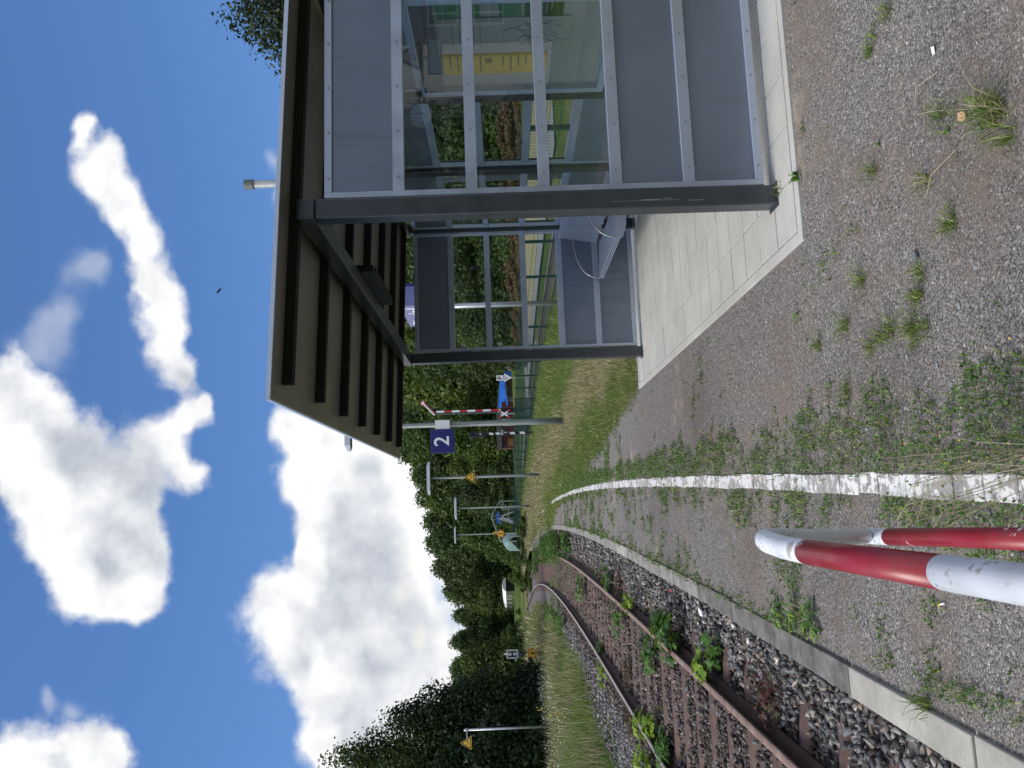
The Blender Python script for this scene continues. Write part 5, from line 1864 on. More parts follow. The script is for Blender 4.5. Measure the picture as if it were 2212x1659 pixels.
for row, (D0, mult) in enumerate(((128, 0.62), (150, 0.95), (172, 1.0))):
    bx = -0.30
    while bx < 0.95:
        D = D0 * (1.0 if bx < 0.12 else max(0.58, 1.0 - (bx - 0.12) * 1.2)) + rnd.uniform(-5, 5)
        if bx < 0.0 and row == 0:
            D += 34
        y = D / math.sqrt(1 + bx * bx)
        x = bx * y
        h = 1.55 + skyline(bx) * y * mult * rnd.uniform(0.93, 1.04) - zg(x, y) + 0.3
        mi = rnd.choice((0, 0, 1, 1, 2, 3, 3, 4) if bx > -0.09 else (0, 2, 4, 4, 3, 0))
        hut_gap = row == 0 and 0.055 < bx < 0.21 and y < 122
        if not hut_gap:
            plant(mi, x, y, max(4.0, h), 1.0 if h > 9 else 1.25)
        bx += (4.3 if row else 4.0) / D * (1.0 if row < 2 else 1.15)

# dark shrubs closing the foot of the woods
SHG = 'shrubs along the foot of the woods'
shrub = make_tree('dark green shrub at the foot of the woods behind the far fence', 'shrub', 10, 7.5, 5200, 0.42, M['leaf_dark'], 41, 0.02, SHG, name='shrub', nl=6, low=1.0)
shrub2 = make_tree('mid green shrub at the foot of the woods behind the far fence', 'shrub', 10, 7.5, 5200, 0.42, M['leaf_mid'], 42, 0.02, SHG, name='shrub', nl=6, low=1.0)
fu = [0, 0]
bx = -0.30
while bx < 0.95:
    D = 119 * (1.0 if bx < 0.12 else max(0.58, 1.0 - (bx - 0.12) * 1.2)) + rnd.uniform(-3, 3) + (36 if bx < 0.0 else 0)
    y = D / math.sqrt(1 + bx * bx)
    x = bx * y
    if not (0.055 < bx < 0.22):
        k = rnd.choice((0, 0, 1))
        o = (shrub, shrub2)[k] if not fu[k] else copy_tree((shrub, shrub2)[k])
        fu[k] = 1
        s = rnd.uniform(0.28, 0.5)
        o.location = (x, y, zg(x, y) - 0.2)
        o.scale = (s * 1.1, s * 1.1, s)
        o.rotation_euler = (0, 0, rnd.uniform(0, 6))
    bx += 2.6 / D

for x, y, s in ((-6.5, 104, 0.26), (-9.0, 108, 0.22), (-4.2, 108, 0.28), (-1.5, 112, 0.3), (-18.0, 118, 0.3), (-20.5, 122, 0.3)):
    o = copy_tree(shrub2)
    o.location = (x, y, zg(x, y) - 0.2)
    o.scale = (s * 1.1, s * 1.1, s)
for k in range(16):
    y = 64 + k * 3.6
    x = float(x_track(y)) + rnd.uniform(0.5, 5.0) - (y - 64) * 0.02
    o = copy_tree(shrub2 if k % 2 else shrub)
    tag(o, 'low scrubby bush where the track vanishes before the goods wagon', 'shrub', 'scrub where the track vanishes')
    s = rnd.uniform(0.09, 0.14) if y < 82 else rnd.uniform(0.04, 0.07)
    o.location = (x, y, zg(x, y) + 0.1)
    o.scale = (s * 1.3, s * 1.3, s)
    o.rotation_euler = (0, 0, rnd.uniform(0, 6))
# big dark trees at the left, against the light
lefts = [(-11.3, 47.0, 9.0, 2.9, 'small dark tree at the right end of the backlit tree group'),
         (-13.7, 48.0, 12.6, 4.0, 'tall dark tree with open airy crown in the backlit tree group'),
         (-18.2, 50.0, 17.0, 5.8, 'tallest dark tree of the backlit tree group'),
         (-13.2, 44.0, 6.4, 3.6, 'low dark spreading tree behind the slim sign post'),
         (-16.2, 44.5, 10.5, 4.6, 'dark full tree at the left edge behind the tall grass'),
         (-22.5, 46.0, 15.0, 6.0, 'dark leafy tree beyond the left edge of the group')]
for k, (x, y, h, s, lab) in enumerate(lefts):
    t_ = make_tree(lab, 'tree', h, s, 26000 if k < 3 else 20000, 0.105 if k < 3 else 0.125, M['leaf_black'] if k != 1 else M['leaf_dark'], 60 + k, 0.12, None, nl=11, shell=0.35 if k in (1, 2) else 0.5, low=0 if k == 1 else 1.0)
    t_.location = (x, y, zg(x, y) - 0.2)
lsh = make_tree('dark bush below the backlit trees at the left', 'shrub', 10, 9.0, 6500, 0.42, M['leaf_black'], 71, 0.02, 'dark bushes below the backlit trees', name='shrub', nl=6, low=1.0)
f0 = True
for x, y, s in ((-11.6, 49, 0.30), (-12.2, 48, 0.36), (-13.9, 46, 0.36), (-15.5, 42, 0.33), (-17.5, 40, 0.34), (-16.0, 46, 0.40), (-19, 43, 0.4), (-12.9, 52, 0.42), (-21, 44, 0.5), (-14.6, 44.5, 0.3)):
    o = lsh if f0 else copy_tree(lsh)
    f0 = False
    o.location = (x, y, zg(x, y) - 0.2)
    o.scale = (s, s, s)
    o.rotation_euler = (0, 0, rnd.uniform(0, 6))
# lighter trees half way, left of the wagon
mids = [(-22.0, 112, 10.0, 5.0, 'mid green tree standing left of the green wagon'), (-17.5, 95, 8.0, 3.8, 'pale green tree between the wagon and the stop board'), (-4.0, 122, 8.6, 4.6, 'green tree right of the goods wagon')]
for k, (x, y, h, s, lab) in enumerate(mids):
    t_ = make_tree(lab, 'tree', h, s, 9000, 0.22, M['leaf_light'] if k == 1 else M['leaf_mid'], 80 + k, 0.1, None, low=1.0)
    t_.location = (x, y, zg(x, y) - 0.3)
# the tall tree rising behind the shelter roof
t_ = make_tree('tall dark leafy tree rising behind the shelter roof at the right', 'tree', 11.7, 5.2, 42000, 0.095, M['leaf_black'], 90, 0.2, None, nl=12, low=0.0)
t_.location = (19.6, 29.0, zg(19.6, 29))
t_ = make_tree('broad dark tree farther right behind the shelter roof', 'tree', 15.0, 6.0, 16000, 0.17, M['leaf_dark'], 91, 0.15, None, nl=11, low=1.0)
t_.location = (30.0, 36.0, zg(30, 36))
# green bushes seen through the panes, on the bank beyond the far track
bsh = make_tree('leafy bush on the bank seen through the shelter panes', 'shrub', 10, 8.0, 15000, 0.22, M['leaf_dark'], 95, 0.02, 'bushes on the bank behind the shelter', name='shrub', nl=7, low=1.0)
f0 = True
for x, y, s in ((26, 66, 0.85), (31, 66, 0.95), (36, 60, 0.9), (22, 72, 0.8), (40, 58, 0.95), (34, 50, 0.8), (38, 44, 0.8), (44, 50, 1.0), (28, 72, 0.95), (33, 74, 1.0), (17, 72, 0.6), (20, 78, 0.8)):
    o = bsh if f0 else copy_tree(bsh)
    f0 = False
    o.location = (x, y, zg(x, y) - 0.2)
    o.scale = (s * 1.1, s * 1.1, s)
    o.rotation_euler = (0, 0, rnd.uniform(0, 6))

# dark trees behind the photographer, which only show as reflections in the panes
f0 = None
for x, y, h in ((2, -34, 15), (9, -38, 16), (16, -36, 17), (24, -38, 16), (32, -34, 17), (-6, -36, 15), (-14, -32, 15), (5, -28, 11), (10.5, -24, 11), (12.4, -21.5, 9.5), (10.4, -23.0, 9.5)):  # last two are added to block the pale house side wall in reflections
    o = copy_tree(protos[1])
    tag(o, 'dark unseen tree behind the camera, mirrored dimly in the shelter panes', 'tree', 'trees mirrored in the shelter panes')
    o.location = (x, y, -0.5)
    o.scale = (h / 10 * 1.15, h / 10 * 1.15, h / 10)
    o.rotation_euler = (0, 0, rnd.uniform(0, 6))

bank = make_tree('brown bank of dead stalks below the woods seen through the panes', 'shrub', 10, 9.0, 9000, 0.30, island_mat('dead_brown_stalks', [(0.0, (0.06, 0.04, 0.022)), (0.6, (0.13, 0.085, 0.045)), (0.9, (0.10, 0.11, 0.03)), (1.0, (0.22, 0.16, 0.09))], 0.8), 97, 0.02, 'brown scrub below the woods', name='shrub', nl=6, low=1.0)
f0 = True
for k in range(22):
    bx = 0.20 + k * 0.022
    D = 62 - k * 0.7
    o = bank if f0 else copy_tree(bank)
    f0 = False
    y = D / math.sqrt(1 + bx * bx)
    o.location = (bx * y, y, zg(bx * y, y) - 0.15)
    s = rnd.uniform(0.12, 0.17)
    o.scale = (s * 1.3, s * 1.3, s)
    o.rotation_euler = (0, 0, rnd.uniform(0, 6))

# ------------------------------------------------------------------ grass and weeds
def blades(pts, h, w, lean, seed, mat_idx=None):
    """bent grass blades (two quads and a tip each) rooted at pts"""
    g = np.random.default_rng(seed)
    n = len(pts)
    a = g.uniform(0, 2 * math.pi, n)
    side = np.stack([np.cos(a), np.sin(a), np.zeros(n)], 1) * (w / 2)[:, None]
    b_ = a + math.pi / 2 + g.normal(0, 0.6, n)
    ln = lean * g.uniform(0.3, 1.4, n)
    dirv = np.stack([np.cos(b_), np.sin(b_), np.zeros(n)], 1)
    m = pts + dirv * (h * ln * 0.35)[:, None] + np.array([0, 0, 1.0]) * (h * 0.55)[:, None]
    t = pts + dirv * (h * ln)[:, None] + np.array([0, 0, 1.0]) * (h * np.clip(1 - 0.35 * ln * ln, 0.35, 1))[:, None]
    V = np.stack([pts - side, pts + side, m + side * 0.8, m - side * 0.8, t], 1).reshape(-1, 3)
    base = np.arange(n)[:, None] * 5
    F = np.concatenate([base + np.array([0, 1, 2, 3]), base + np.array([3, 2, 4, 4])], 0)
    F2 = np.stack([base[:, 0] + 3, base[:, 0] + 2, base[:, 0] + 4], 1)
    tri = np.concatenate([np.stack([base[:, 0], base[:, 0] + 1, base[:, 0] + 2], 1), np.stack([base[:, 0], base[:, 0] + 2, base[:, 0] + 3], 1), F2], 0)
    mi = np.concatenate([mat_idx] * 3) if mat_idx is not None else None
    return V, tri, mi


def leaves(pts, size, seed, up=0.6):
    """small oval leaves lying about pts"""
    g = np.random.default_rng(seed)
    n = len(pts)
    nr = g.normal(size=(n, 3)) * 0.6 + np.array([0, 0, up])
    nr /= np.linalg.norm(nr, axis=1)[:, None]
    t = np.cross(nr, g.normal(size=(n, 3)))
    t /= np.linalg.norm(t, axis=1)[:, None]
    b_ = np.cross(nr, t)
    a, c = t * size[:, None], b_ * (size * 0.55)[:, None]
    V = np.stack([pts - a, pts + c - nr * size[:, None] * 0.1, pts + a, pts - c - nr * size[:, None] * 0.1], 1).reshape(-1, 3)
    return V, np.arange(n * 4).reshape(n, 4)


def vnoise(x, y, s, seed):
    """cheap smooth value noise, 0..1"""
    g = np.random.default_rng(seed)
    T_ = g.random((256, 256))
    ca, sa = math.cos(seed * 1.7 + 0.5), math.sin(seed * 1.7 + 0.5)
    u, v = (x * ca - y * sa) / s + 1000, (x * sa + y * ca) / s + 1000
    i, j = np.floor(u).astype(int), np.floor(v).astype(int)
    fu_, fv_ = u - i, v - j
    fu_, fv_ = fu_ * fu_ * (3 - 2 * fu_), fv_ * fv_ * (3 - 2 * fv_)
    q = lambda a, b_: T_[a % 256, b_ % 256]
    return (q(i, j) * (1 - fu_) + q(i + 1, j) * fu_) * (1 - fv_) + (q(i, j + 1) * (1 - fu_) + q(i + 1, j + 1) * fu_) * fv_


# grass on the platform: green along the fence, a straw coloured swathe in the middle
PV, TV, MV, off = [], [], [], 0
for (ya, yb, dens, hh0, ww) in ((8.95, 13, 5200, 0.11, 0.0038), (13, 20, 2300, 0.13, 0.006), (20, 34, 620, 0.16, 0.011), (34, 60, 170, 0.15, 0.018), (60, 100, 60, 0.2, 0.03), (4.0, 8.95, 900, 0.10, 0.006)):
    n = int((yb - ya) * 6.2 * dens)
    y = rng.uniform(ya, yb, n)
    x = x_edge(y) + (x_fence(y) + 0.9 - x_edge(y)) * rng.random(n)
    if ya < 5:
        x = rng.uniform(3.5, 6.2, n)
    m = lawn_mask(x, y) if ya >= 5 else np.ones(n)
    cl = vnoise(x, y, 0.22, 3)
    keep = rng.random(n) < np.clip(m * 1.4 - 0.35, 0, 1) * (0.35 + 0.65 * cl)
    on_line = np.abs(x - x_line(y)) < 0.06
    keep &= ~(on_line & (y < 28))
    x, y, m = x[keep], y[keep], m[keep]
    # swathe of dry grass
    ctr = x_line(y) + 1.95 - np.clip(y - 9, 0, 40) * 0.012
    dry = np.exp(-((x - ctr) / (0.52 + 0.018 * np.clip(y - 9, 0, 60))) ** 2) * 1.1 + (vnoise(x, y, 1.3, 5) - 0.5) * 0.7 + np.clip((y - 26) / 20, 0, 0.5) * np.clip((x_fence(y) - x - 0.8), 0, 1)
    straw = (rng.random(len(x)) < np.clip(dry * 1.05 - 0.18, 0.06, 0.72)).astype(int)
    z = np.where(x > x_fence(y) + 0.35, -0.15, 0.0)
    h = hh0 * rng.uniform(0.5, 1.5, len(x)) * (0.75 + 0.9 * np.clip((x - ctr) / 1.2, 0, 1)) * np.where(straw == 1, 1.0, 0.9)
    V, T3, mi = blades(np.stack([x, y, z], 1), h, np.full(len(x), ww), np.where(straw == 1, 0.9, 0.7), int(ya * 10), straw)
    PV.append(V)
    TV.append(T3 + off)
    MV.append(mi)
    off += len(V)
o = np_mesh('platform_grass', np.concatenate(PV), np.concatenate(TV), [M['blade'], M['straw']], np.concatenate(MV))
tag(o, 'green and straw coloured grass growing over the far platform', 'grass', kind='stuff')

# tall meadow grass left of the track
PV, TV, MV, off = [], [], [], 0
for (ya, yb, xr, dens, hh0, ww) in ((7, 14, 8, 620, 0.50, 0.006), (14, 24, 11, 420, 0.52, 0.009), (24, 40, 15, 170, 0.48, 0.015), (40, 75, 16, 60, 0.42, 0.026), (75, 120, 18, 12, 0.7, 0.07)):
    n = int((yb - ya) * xr * dens)
    y = rng.uniform(ya, yb, n)
    s = rng.random(n) * xr
    s0 = np.interp(y, [8, 16, 20, 23, 200], [2.9, 2.7, 2.1, 1.55, 1.35])
    x = x_track(y) - s0 - s
    cl = vnoise(x, y, 0.6, 8)
    keep = rng.random(n) < (0.4 + 0.6 * cl) * np.clip(s / 0.5, 0.25, 1)
    x, y, s = x[keep], y[keep], s[keep]
    mi0 = (rng.random(len(x)) < np.clip(0.12 + (vnoise(x, y, 2.6, 9) - 0.45) * 0.8 + np.clip((y - 28) / 60, 0, 0.3), 0.05, 0.7)).astype(int)
    dk = (vnoise(x, y, 1.1, 16) * 0.6 + vnoise(x, y, 0.35, 17) * 0.4)
    mi0 = np.where((mi0 == 0) & (dk > 0.52), 2, mi0)
    h = hh0 * rng.uniform(0.4, 1.25, len(x)) * np.where(mi0 == 1, 1.12, np.where(mi0 == 2, 0.75, 1.0)) * (0.55 + 0.9 * vnoise(x, y, 0.45, 18)) * np.clip(0.5 + s / 1.5, 0.4, 1.0) * (0.75 + 0.5 * vnoise(x, y, 1.7, 10))
    V, T3, mi = blades(np.stack([x, y, z_ground(x, y) - 0.02], 1), h, np.full(len(x), ww), np.where(mi0 == 1, 0.45, 0.65), int(ya * 7), mi0)
    PV.append(V)
    TV.append(T3 + off)
    MV.append(mi)
    off += len(V)
o = np_mesh('tall_grass', np.concatenate(PV), np.concatenate(TV), [M['blade'], M['straw'], M['blade_dark']], np.concatenate(MV))
tag(o, 'tall green meadow grass with straw tops left of the track', 'grass', kind='stuff')
# whitish seed heads and yellow blossoms in the tall grass
n = 6000
y = 8 + 42 * rng.random(n) ** 1.6
s = 1.2 + rng.random(n) * 7
x = x_track(y) - 2.45 - s
kp_ = vnoise(x, y, 2.2, 14) > 0.45
x, y = x[kp_], y[kp_]
V, F = leaves(np.stack([x, y, z_ground(x, y) + rng.uniform(0.35, 0.6, len(x))], 1), np.full(len(x), 0.011) * (1 + y / 25), 15, 0.4)
o = np_mesh('seed_heads', V, F, M['flower_w'])
tag(o, 'pale whitish blossoms among the tall grass left of the track', 'flowers', kind='stuff')
n = 420
cxs = rng.uniform(0, 1, 18)
V_, F_, o_ = [], [], 0
for c in cxs:
    yc = 16 + 32 * c
    xc_ = float(x_track(yc)) - 3.0 - rng.random() * 6.5
    p = np.stack([xc_ + rng.normal(0, 0.08, 7), yc + rng.normal(0, 0.1, 7), zg(xc_, yc) + rng.uniform(0.5, 0.8, 7)], 1)
    V, F = leaves(p, np.full(7, 0.016 + 0.0005 * yc), int(c * 999), 0.3)
    V_.append(V)
    F_.append(F + o_)
    o_ += len(V)
o = np_mesh('yellow_blossoms', np.concatenate(V_), np.concatenate(F_), M['flower'])
tag(o, 'small yellow blossoms in the tall grass left of the track', 'flowers', kind='stuff')

# low weeds creeping over the grit, thick along the white line
n = 420000
y = 0.2 + rng.random(n) ** 1.25 * 22
x = rng.uniform(-0.72, 3.0, n)
dl = x - x_line(y)
near = np.clip((9.5 - y) / 6.0, 0, 1)
w = 1.15 * np.exp(-((dl - 0.16) / (0.11 + 0.14 * near)) ** 2) + 0.75 * np.exp(-((dl + 0.13) / 0.085) ** 2) * (0.35 + 0.65 * np.clip((3.6 - y) / 1.0, 0, 1))
w += 0.9 * np.exp(-(dl / 0.5) ** 2) * np.clip((2.9 - y) / 0.7, 0, 1) * (np.abs(dl) > 0.05)
w += 0.8 * np.exp(-((x - (x_edge(y) + 0.15)) / 0.07) ** 2) * np.where(y < 3.7, 0.9, 0.5)
w += 0.9 * np.clip((y - 8) / 6, 0, 1) * np.clip(1 - np.abs(x - 1.15 + (y - 9) * 0.05) / 0.6, 0, 1) * 0.55
w += 0.07 + 0.10 * np.clip((y - 5) / 8, 0, 1) + 0.20 * (dl < -0.05) - 0.35 * np.clip((3.3 - y) / 1.0, 0, 1) * (dl > 0.28)
w += 1.2 * np.exp(-((x - (x_edge(y) + 0.14)) / 0.13) ** 2) * np.clip((3.75 - y) / 0.6, 0, 1)
cl = vnoise(x, y, 0.13, 21) * 0.34 + vnoise(x, y, 0.33, 26) * 0.30 + vnoise(x, y, 0.045, 22) * 0.36
thr = 0.82 - 0.44 * np.clip(w, 0, 1)
keep = cl + rng.normal(0, 0.045, n) > thr
keep &= ~((x > 1.22) & (y > 3.80) & (y < 9.05)) & (x > x_edge(y) + np.where(y < 3.6, 0.05, 0.10))
on_line = np.abs(dl) < 0.05
keep &= ~(on_line & (rng.random(n) < np.clip(0.55 + 12 * (0.05 - np.abs(dl)), 0, 0.96)))
keep &= (rng.random(n) < np.where(y < 6, 1.0, 0.8))
x, y, cl, thr = x[keep], y[keep], cl[keep], thr[keep]
z = 0.004 + rng.random(len(x)) * 0.06 * np.clip((cl - thr) * 5, 0.1, 1.2)
V, F = leaves(np.stack([x, y, z], 1), 0.0058 * rng.uniform(0.6, 1.5, len(x)) * (1 + y / 16), 23, 0.8)
o = np_mesh('weeds', V, F, M['clover'])
tag(o, 'low green clover and weeds creeping over grit beside the white line', 'weeds', kind='stuff')
sel = rng.random(len(x)) < 0.008
V, F = leaves(np.stack([x[sel], y[sel], z[sel] + 0.02], 1), np.full(sel.sum(), 0.005), 24, 1.2)
o = np_mesh('clover_flowers', V, F, M['flower'])
tag(o, 'tiny yellow flowers among the low weeds by the white line', 'flowers', kind='stuff')
# short grass blades in the same cushions
sel = rng.random(len(x)) < 0.28
xb, yb_ = x[sel], y[sel]
V, T3, mi = blades(np.stack([xb, yb_, np.zeros(len(xb))], 1), rng.uniform(0.02, 0.08, len(xb)), 0.0028 * (1 + yb_ / 10), np.full(len(xb), 1.0), 25, (rng.random(len(xb)) < 0.15).astype(int))
o = np_mesh('weed_blades', V, T3, [M['blade'], M['straw']], mi)
tag(o, 'short grass blades among the low weeds on the grit', 'grass', kind='stuff')

# grass tufts one can count on the grit
def tuft(name, x, y, n, h, spread, label, group=None, straw=0.25, lean=1.1, seed=0):
    g = np.random.default_rng(seed + 100)
    p = np.stack([x + g.normal(0, spread, n), y + g.normal(0, spread, n), np.zeros(n)], 1)
    mi = (g.random(n) < straw).astype(int)
    V, T3, m = blades(p, h * g.uniform(0.5, 1.25, n), np.full(n, 0.0032), np.full(n, lean), seed, mi)
    o = np_mesh(name, V, T3, [M['blade'], M['straw']], m)
    return tag(o, label, 'grass tuft', group)


tuft('grass_tuft', 1.154, 2.30, 130, 0.11, 0.022, 'bright green grass tuft nearest the lower edge of the grit', None, 0.14, 1.1, 1)
TG = 'small grass tufts scattered on the grit'
TL = 'small grass tuft growing out of the bare grit'
for k, (a, b_) in enumerate(((1.834, 2.963), (1.861, 2.846), (1.293, 2.578), (0.903, 3.29), (0.797, 2.832), (0.722, 2.862), (1.114, 2.722), (1.312, 3.092), (0.608, 3.279), (0.629, 3.175), (0.647, 3.099), (0.613, 2.921), (0.562, 2.926), (0.594, 2.839), (0.733, 3.816), (0.759, 3.496), (0.47, 3.555), (0.909, 2.599), (1.20, 2.36), (1.05, 2.25), (1.80, 3.02))):
    tuft('grass_tuft', a, b_, 26 + (k * 7) % 40, 0.05 + 0.012 * (k % 4), 0.018, TL, TG, 0.06, 1.2, 10 + k)
tuft('grass_tuft', -0.775, 3.13, 46, 0.12, 0.016, 'dark spiky grass tuft hanging over the pale platform edge', None, 0.02, 1.1, 50)
tuft('grass_tuft', 1.66, 4.12, 30, 0.06, 0.02, 'grass tuft at the foot of the near shelter post', None, 0.2, 0.7, 51)
# long dry stalks by the barrier
g = np.random.default_rng(5)
pts_ = []
mb = MB()
for k in range(26):
    a0 = Vector((g.uniform(-0.05, 0.14), g.uniform(2.1, 2.6), 0))
    d = Vector((g.uniform(-0.25, 0.1), g.uniform(0.1, 0.42), 0))
    hz = g.uniform(0.12, 0.3)
    mb.tube([a0, a0 + d * 0.5 + Vector((0, 0, hz)), a0 + d + Vector((0, 0, hz * 0.85))], [0.0012, 0.001, 0.0006], 4)
for k in range(7):
    a0 = Vector((g.uniform(0.9, 1.6), g.uniform(2.2, 2.6), 0.0))
    d = Vector((g.uniform(-0.2, 0.2), g.uniform(-0.1, 0.2), 0))
    mb.tube([a0, a0 + d * 0.5 + Vector((0, 0, 0.05)), a0 + d + Vector((0, 0, 0.03))], [0.0015, 0.0013, 0.0008], 4)
tag(mb.build('dry_stalks', M['straw']), 'long dry grass stalks leaning over the grit near the barrier', 'grass', kind='stuff')


# low weeds rooted in the ballast
n = 60000
y = 5 + rng.random(n) ** 1.2 * 34
ss = rng.uniform(-3.6, 1.6, n)
x = x_track(y) + ss
w = 0.16 + 0.35 * np.exp(-((np.abs(ss) - 0.86) / 0.16) ** 2) + 0.45 * np.clip((-ss - 2.0) / 1.0, 0, 1) + 0.35 * np.clip((y - 20) / 12, 0, 1)
cl = vnoise(x, y, 0.34, 31) * 0.7 + vnoise(x, y, 0.09, 32) * 0.3
keep = cl > 0.86 - 0.5 * w
x, y, cl = x[keep], y[keep], cl[keep]
V, F = leaves(np.stack([x, y, -0.385 + rng.random(len(x)) * 0.10], 1), 0.011 * rng.uniform(0.6, 1.5, len(x)) * (1 + y / 40), 33, 0.8)
mi = (vnoise(x, y, 1.1, 34) > 0.60).astype(int)
o = np_mesh('track_weeds', V, F, [M['clover'], M['leaf_red']], mi)
tag(o, 'low green and reddish weeds rooted in the track ballast', 'weeds', kind='stuff')
sel = rng.random(len(x)) < 0.12
V, T3, mi = blades(np.stack([x[sel], y[sel], np.full(sel.sum(), -0.40)], 1), rng.uniform(0.08, 0.25, sel.sum()), 0.005 * (1 + y[sel] / 15), np.full(sel.sum(), 0.9), 35, (rng.random(sel.sum()) < 0.3).astype(int))
o = np_mesh('track_grass', V, T3, [M['blade'], M['straw']], mi)
tag(o, 'thin grass blades growing between the sleepers', 'grass', kind='stuff')

# leafy weeds and seedlings
def lobed_leaf(c, nrm, size, rot, lobes=5):
    """maple-like leaf outline as a fan polygon"""
    nrm = Vector(nrm).normalized()
    t = nrm.cross(Vector((math.cos(rot), math.sin(rot), 0.2))).normalized()
    b_ = nrm.cross(t)
    pts = []
    for k in range(lobes * 2):
        ang = math.radians(-125 + 250 * k / (lobes * 2 - 1)) if lobes > 1 else 0
        r = size * (1.0 if k % 2 == 0 else 0.55)
        if k in (lobes - 1, lobes):
            r = size * (1.12 if k % 2 == 0 else 0.7)
        pts.append(c + t * (r * math.sin(ang)) + b_ * (r * math.cos(ang)) - nrm * (size * 0.18 * abs(math.sin(ang))))
    pts.append(c - b_ * size * 0.25)
    return pts


def seedling(x, y, z, h, spread, n, mat, label, seed, name='seedling', lsz=0.07, group=None, lobes=5):
    g = random.Random(seed)
    root = empty(name, (x, y, z), label, 'plant', group)
    mb, st_ = MB(), MB()
    for k in range(n):
        a = g.uniform(0, 6.28)
        rr = spread * math.sqrt(g.random())
        p = Vector((x + rr * math.cos(a), y + rr * math.sin(a), z + h * g.uniform(0.35, 1.0)))
        nr = Vector((math.cos(a) * 0.5 + g.uniform(-0.4, 0.4), math.sin(a) * 0.5 + g.uniform(-0.4, 0.4), 1))
        mb.face(lobed_leaf(p, nr, lsz * g.uniform(0.6, 1.2), g.uniform(0, 6.28), lobes))
        if k % 4 == 0:
            st_.tube([(x, y, z), (x + rr * 0.4 * math.cos(a), y + rr * 0.4 * math.sin(a), z + h * 0.4), p], [0.004, 0.003, 0.0015], 5)
    mb.build('leaves', mat, root)
    st_.build('stems', M['leaf_red'] if mat in (M['leaf_maple'], M['leaf_red']) else M['straw'], root)
    return root


MP, MY, MR = M['leaf_maple'], M['leaf_maple_y'], M['leaf_red']
seedling(-1.50, 9.4, -0.40, 0.34, 0.26, 60, MP, 'large dark green maple seedling beside the near rail', 1, lsz=0.085)
seedling(-1.45, 9.95, -0.40, 0.26, 0.2, 34, MP, 'dark green maple seedling just beyond the largest one', 2, lsz=0.08)
seedling(-1.56, 7.85, -0.38, 0.25, 0.15, 26, MY, 'bright yellow green maple seedling leaning over the near rail', 3, lsz=0.075)
seedling(-1.40, 7.75, -0.42, 0.18, 0.16, 26, MP, 'dark green seedling under the bright yellow green one', 4, lsz=0.07)
seedling(-1.98, 11.2, -0.40, 0.22, 0.32, 60, MP, 'spreading green seedling between the two near rails', 5, lsz=0.07)
seedling(-1.9, 13.9, -0.40, 0.26, 0.28, 50, MP, 'green seedling between the rails farther along the track', 6, lsz=0.07)
seedling(-1.52, 12.6, -0.38, 0.22, 0.18, 34, MY, 'yellow green shrubby weed against the near rail', 7, lsz=0.06)
seedling(-1.40, 15.4, -0.38, 0.2, 0.25, 40, MP, 'green weed clump on the platform side of the rail', 8, lsz=0.07)
seedling(-3.22, 12.3, -0.40, 0.26, 0.22, 40, MY, 'pale green maple seedling behind the far rail', 9, lsz=0.075)
seedling(-2.95, 11.3, -0.40, 0.26, 0.22, 44, MY, 'pale green maple seedling inside the far rail', 10, lsz=0.075)
seedling(-3.6, 11.9, -0.40, 0.30, 0.22, 44, MY, 'pale green maple seedling at the foot of the grass bank', 11, lsz=0.08)
seedling(-2.98, 10.4, -0.40, 0.25, 0.22, 44, MP, 'dark green maple seedling at the far rail by the picture edge', 12, lsz=0.08)
seedling(-3.40, 17.0, -0.40, 0.25, 0.3, 50, MY, 'pale green weed beside the far rail', 13, lsz=0.07)
seedling(-3.05, 17.6, -0.40, 0.18, 0.2, 30, MP, 'small green weed inside the far rail', 14, lsz=0.06)
seedling(-1.45, 6.25, -0.40, 0.16, 0.26, 150, MR, 'reddish flowering herb between rail and platform edge', 15, name='herb', lsz=0.024)
seedling(-2.80, 13.9, -0.40, 0.14, 0.25, 110, MR, 'reddish herb between the rails near the far rail', 16, name='herb', lsz=0.028)
seedling(-1.30, 14.3, -0.40, 0.14, 0.3, 110, MR, 'reddish herb on the ballast below the platform edge', 17, name='herb', lsz=0.03)
seedling(-3.6, 14.0, -0.42, 0.14, 0.35, 120, MR, 'reddish herb along the foot of the grass bank', 18, name='herb', lsz=0.03)
seedling(-2.08, 20.9, -0.40, 0.3, 0.35, 120, M['clover'], 'grassy green clump between the rails in the distance', 19, name='weed', lsz=0.06)
BG = 'bushy weeds swallowing the far end of the platform edge'
for k, (a, b_) in enumerate(((-1.15, 25.5), (-1.35, 27.8), (-1.2, 29.5), (-1.55, 31.5), (-1.35, 33.5), (-1.9, 34.5), (-1.7, 37.0), (-2.1, 40), (-1.9, 43), (-2.5, 45), (-3.3, 50), (-4.2, 56), (-3.4, 58))):
    t_ = seedling(a, b_, -0.42, 0.35 + 0.13 * ((k * 7) % 4), 0.45 + 0.1 * ((k * 5) % 4), 300, MP, 'bushy green weed covering the far end of the platform edge', 200 + k, name='weed', lsz=0.06, group=BG)
seedling(-4.0, 29, -0.40, 0.5, 0.5, 120, MP, 'green weed where the far rail disappears in grass', 31, name='weed', lsz=0.08)
seedling(-4.4, 34, -0.40, 0.6, 0.7, 150, MP, 'bushy weed behind the curve of the far rail', 32, name='weed', lsz=0.09)
